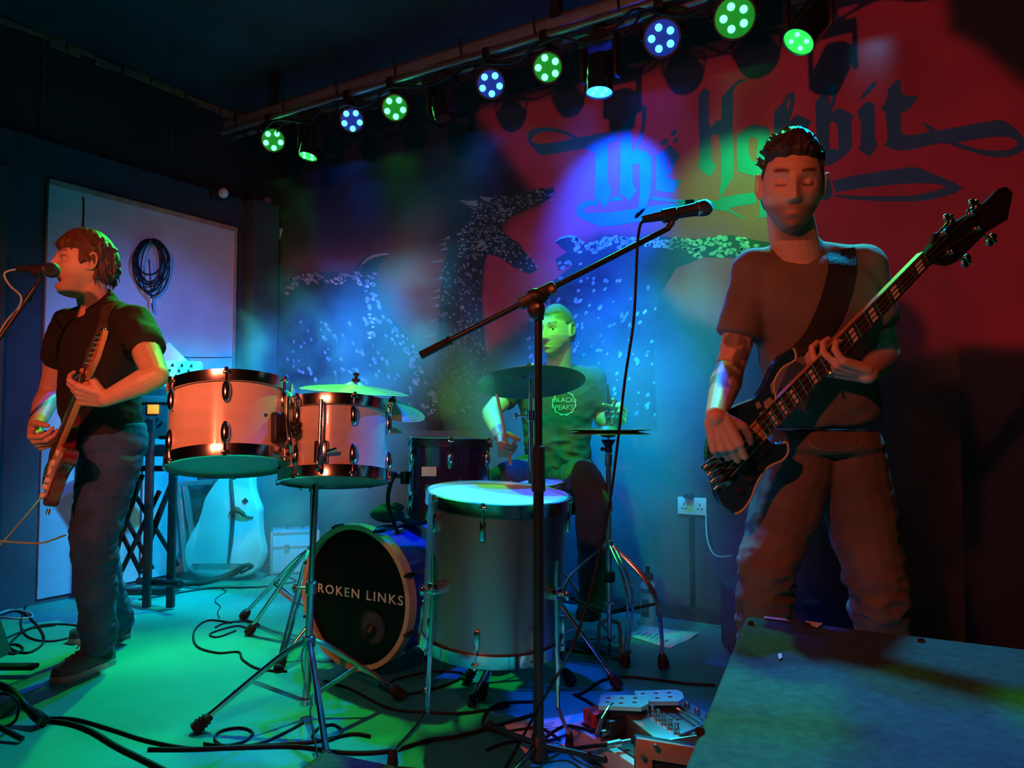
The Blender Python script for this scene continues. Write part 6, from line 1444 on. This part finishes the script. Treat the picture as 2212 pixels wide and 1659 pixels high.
b = MB(); b.box(axes(P(318, 924, dk + .015), Rh, Fh, UP), .06, .004, .026, .001); obj('display', b, 'lcdb', t, label='small glowing blue screen')
for k in range(6):
    b = MB(); q = P(306 + 9 * k, 905 + (k % 2) * 7, dk + .015); b.cyl(q, q - Fh * .014, .006, n=10); obj('knob', b, 'chrome', t)
b = MB(); b.box(axes(P(330, 862, dk + .015), Rh, Fh, UP), .22, .004, .035, .001); obj('faceplate', b, 'alu', t)
t = thing('mixing_desk', 'white tilted mixing desk with knobs above the rack', 'mixer', P(385, 850, dk + .25))
ca, cb_, cc_ = P(360, 768, dk + .35), P(432, 838, dk + .35), P(335, 838, dk + .1)
X5 = (P(455, 843, dk + .2) - P(320, 838, dk + .2)).normalized(); Y5 = (Fh * .7 + UP * .62).normalized(); Z5 = X5.cross(Y5)
mm_ = axes(P(368, 812, dk + .25), X5, Y5, Z5)
b = MB(); b.box(mm_, .30, .24, .05, .008); obj('body', b, 'white', t)
for i in range(5):
    for j in range(4): b = MB(); q = mm_ @ Vector((-.11 + .055 * i, -.09 + .05 * j, .025)); b.cyl(q, q + Z5 * .014, .007, n=10); obj('knob', b, 'plastic', t)
# open lid of desk, green lit
b = MB(); lm = axes(P(395, 800, dk + .42), (P(440, 845, dk + .42) - P(355, 760, dk + .42)).normalized(), Fh, (P(440, 845, dk + .42) - P(355, 760, dk + .42)).normalized().cross(Fh)); b.box(lm, .36, .02, .12, .004); obj('hinged_lid', b, 'white', t)
# ---- metal frame and amp behind the guitar case
t = thing('metal_frame', 'leaning ribbed metal frame left of the white case', 'frame', G(400, 1262)); da = 4.86
for pr in (((383, 1045), (480, 1040)), ((386, 1045), (404, 1235)), ((400, 1050), (424, 1200))):
    b = MB(); a_, c_ = P(*pr[0], da), P(*pr[1], da); d_ = (c_ - a_).normalized(); b.box(axes((a_ + c_) / 2, d_, Fh, d_.cross(Fh)), (a_ - c_).length, .03, .03, .003); obj('rail', b, 'alu', t)
t = thing('guitar_amplifier', 'dark combo amplifier half hidden behind the white case', 'amplifier', G(440, 1235))
b = MB(); b.box(axes(P(456, 1135, 4.98), Rh, Fh, UP), .26, .14, .55, .012); obj('cabinet', b, 'dark_grey', t); b = MB(); q = P(430, 1096, 4.90); b.cyl(q, q - Fh * .03, .028, n=16, bev=.004); obj('knob', b, 'plastic', t)
# ---- coiled cable on the wall
t = thing('coiled_cable', 'black cable coiled over a hook on the pale board', 'cable', LX(325, 640, WALL_X + .1)); b = MB(); rr = random.Random(4)
for k in range(9):
    cx_, cy_ = 325 + rr.uniform(-5, 6), 555 + rr.uniform(-18, 26); ra = rr.uniform(22, 38); rb_ = rr.uniform(34, 62); pts = []
    cy_ = 518 + rb_ + rr.uniform(-2, 4)
    for i in range(14):
        a = 2 * PI * i / 14; pts.append(LX(cx_ + ra * math.sin(a) * (1 + .1 * rr.random()), cy_ - rb_ * math.cos(a), WALL_X + .085 + .006 * k))
    b.tube(pts, .0042, 6, 3, True)
obj('loops', b, 'cable', t)
b = MB(); b.tube([LX(322, 560, WALL_X + .15), LX(326, 620, WALL_X + .14), LX(327, 650, WALL_X + .12), LX(331, 672, WALL_X + .12)], .004, 6, 4); obj('dangling_end', b, 'cable', t)
b = MB(); b.cyl(LX(327, 640, WALL_X + .12), LX(327, 655, WALL_X + .12), .008); b.cyl(LX(330, 668, WALL_X + .12), LX(331, 676, WALL_X + .12), .006); obj('connector', b, 'chrome', t)
b = MB(); b.cyl(LX(325, 520, WALL_X + .07), LX(325, 520, WALL_X + .16), .005); obj('hook', b, 'chrome', t)
# ---- bottle
q = G(1400, 1354); t = thing('sports_bottle', 'translucent sports bottle with black cap right of the hi-hat', 'bottle', q)
M['bottle'] = mat('milky_bottle', (.55, .66, .62), .35, 0, .05, 10)
s = .27 / .27
b = MB(); b.lathe(T(q.x, q.y, 0), [(.03, 0), (.036, .004), (.037, .06), (.037, .14), (.034, .15), (.036, .16), (.037, .185), (.034, .205), (.024, .222), (.024, .23)], 28); obj('body', b, 'bottle', t)
b = MB(); b.lathe(T(q.x, q.y, 0), [(.027, .228), (.029, .232), (.029, .25), (.02, .262), (.009, .264), (.009, .276), (.012, .28), (.012, .29), (.005, .292)], 24); obj('cap', b, 'black_gloss', t)
b = MB(); b.ring(T(q.x, q.y, 0), [(.0372, .168), (.0376, .17), (.0376, .186), (.0372, .188)], 28); b2 = b; obj('band', b2, 'ink', t)
vf = (CAMPOS - q); vf.z = 0; vf.normalize(); vx = UP.cross(vf)
b = MB()
for i in range(9):
    a0_, a1_ = -.95 + i * .12, -.95 + (i + 1) * .12
    P4 = [q + (vf * math.cos(a) + vx * math.sin(a)) * .0376 + UP * z for a in (a0_, a1_) for z in (.055, .14)]; b.add([P4[0], P4[2], P4[3], P4[1]], [(0, 1, 2, 3)])
obj('label_panel', b, 'ink', t)
def bottle_text(body, size, ang, z, rot=0):
    n_ = vf * math.cos(ang) + vx * math.sin(ang); x_ = vx * math.cos(ang) - vf * math.sin(ang)
    m = axes(q + n_ * .0382 + UP * z, x_, UP, n_) @ Matrix.Rotation(rot, 4, 'Z'); obj('lettering', text_mb(body, size, m, .0004), 'print', t)['kind'] = 'stuff'
bottle_text('SiS', .03, -.42, .10, PI / 2); bottle_text('elite', .017, .75, .10, PI / 2); bottle_text('elite', .013, -.3, .177); bottle_text('elite', .013, .6, .177)
# ---- dark amp / case behind the bassist
t = thing('instrument_case', "long dark case lying on the floor behind the bassist's legs", 'case', G(1700, 1345, 0)); cq = P(1710, 1318, 3.25)
b = MB(); b.box(axes(Vector((cq.x, cq.y, .12)), Rh, Fh, UP), .52, .3, .2, .03); obj('body', b, 'dark_grey', t)
b = MB(); b.box(axes(Vector((cq.x, cq.y, .23)), Rh, Fh, UP), .50, .28, .03, .012); obj('lid', b, 'black_gloss', t)
b = MB(); q = Vector((cq.x, cq.y, .246)) + Rh * .06 - Fh * .08; b.lathe(T(*q), [(.001, 0), (.04, 0), (.04, .003), (.001, .003)], 24); obj('badge', b, 'alu', t)
t = thing('side_speaker', 'tall dark cabinet beside the conduit behind the bassist', 'speaker', P(1600, 1350, 3.3)); cq = P(1598, 1300, 3.35)
b = MB(); b.box(axes(Vector((cq.x, cq.y, .14)), Rh, Fh, UP), .12, .2, .28, .015); obj('cabinet', b, 'dark_grey', t)
b = MB(); b.tube([WY(1525, 1110, WALL_Y - .02), P(1527, 1160, 3.7), P(1540, 1195, 3.6), P(1560, 1203, 3.55), P(1580, 1200, 3.5)], .004, 6, 5); single('power_cord', b, 'cablegreen', 'thin power cord curving down from the wall socket', 'cable')
b = MB(); cq = WY(1915, 1122, WALL_Y); b.lathe(mtx(cq, (0, -1, 0)), [(.001, 0), (.05, 0), (.055, .01), (.05, .04), (.001, .045)], 20); single('wall_fitting', b, 'plastic', 'round dark fitting on the wall right of the bassist', 'fitting')
b = MB(); b.box(axes(G(1590, 1402, .02), Rh, Fh, UP), .06, .05, .04, .012); b.ball(G(1578, 1395, .03), .02, 8); single('cable_plug', b, 'plastic', 'black plug on the floor left of the big speaker corner', 'plug')

# ---- stage haze drifting in front of the back wall
hz_m = bpy.data.materials.new('stage_haze'); hz_m.use_nodes = True
nt = hz_m.node_tree; nt.nodes.remove(nt.nodes['Principled BSDF'])
vs_ = nt.nodes.new('ShaderNodeVolumeScatter'); vs_.inputs['Color'].default_value = (.9, .95, 1, 1); vs_.inputs['Anisotropy'].default_value = .2
tc = nt.nodes.new('ShaderNodeTexCoord'); n1 = nt.nodes.new('ShaderNodeTexNoise'); n1.inputs['Scale'].default_value = 2.1; n1.inputs['Detail'].default_value = 4; n1.inputs['Distortion'].default_value = .6
nt.links.new(tc.outputs['Object'], n1.inputs['Vector'])
mr = nt.nodes.new('ShaderNodeMapRange'); mr.inputs['From Min'].default_value = .44; mr.inputs['From Max'].default_value = .66; mr.inputs['To Min'].default_value = .02; mr.inputs['To Max'].default_value = 1.9
nt.links.new(n1.outputs['Fac'], mr.inputs['Value'])
sep = nt.nodes.new('ShaderNodeSeparateXYZ'); nt.links.new(tc.outputs['Object'], sep.inputs[0])
m2 = nt.nodes.new('ShaderNodeMapRange'); m2.inputs['From Min'].default_value = .9; m2.inputs['From Max'].default_value = 1.9; m2.inputs['To Min'].default_value = 1; m2.inputs['To Max'].default_value = .012
nt.links.new(sep.outputs['Z'], m2.inputs['Value'])
mm = nt.nodes.new('ShaderNodeMath'); mm.operation = 'MULTIPLY'; nt.links.new(mr.outputs[0], mm.inputs[0]); nt.links.new(m2.outputs[0], mm.inputs[1]); nt.links.new(mm.outputs[0], vs_.inputs['Density'])
nt.links.new(vs_.outputs[0], nt.nodes['Material Output'].inputs['Volume'])
hz_m.cycles.volume_sampling = 'EQUIANGULAR'
hz_m.cycles.volume_step_rate = 1.0
b = MB(); b.box(T(-2.15, 3.36, 1.2), 4.2, .86, 2.36)
me = bpy.data.meshes.new('haze'); me.from_pydata(b.v, [], b.f); me.materials.append(hz_m); hz = link('haze', me); hz['kind'] = 'stuff'; hz['label'] = 'thin stage smoke drifting before the painted back wall'; hz['category'] = 'smoke'
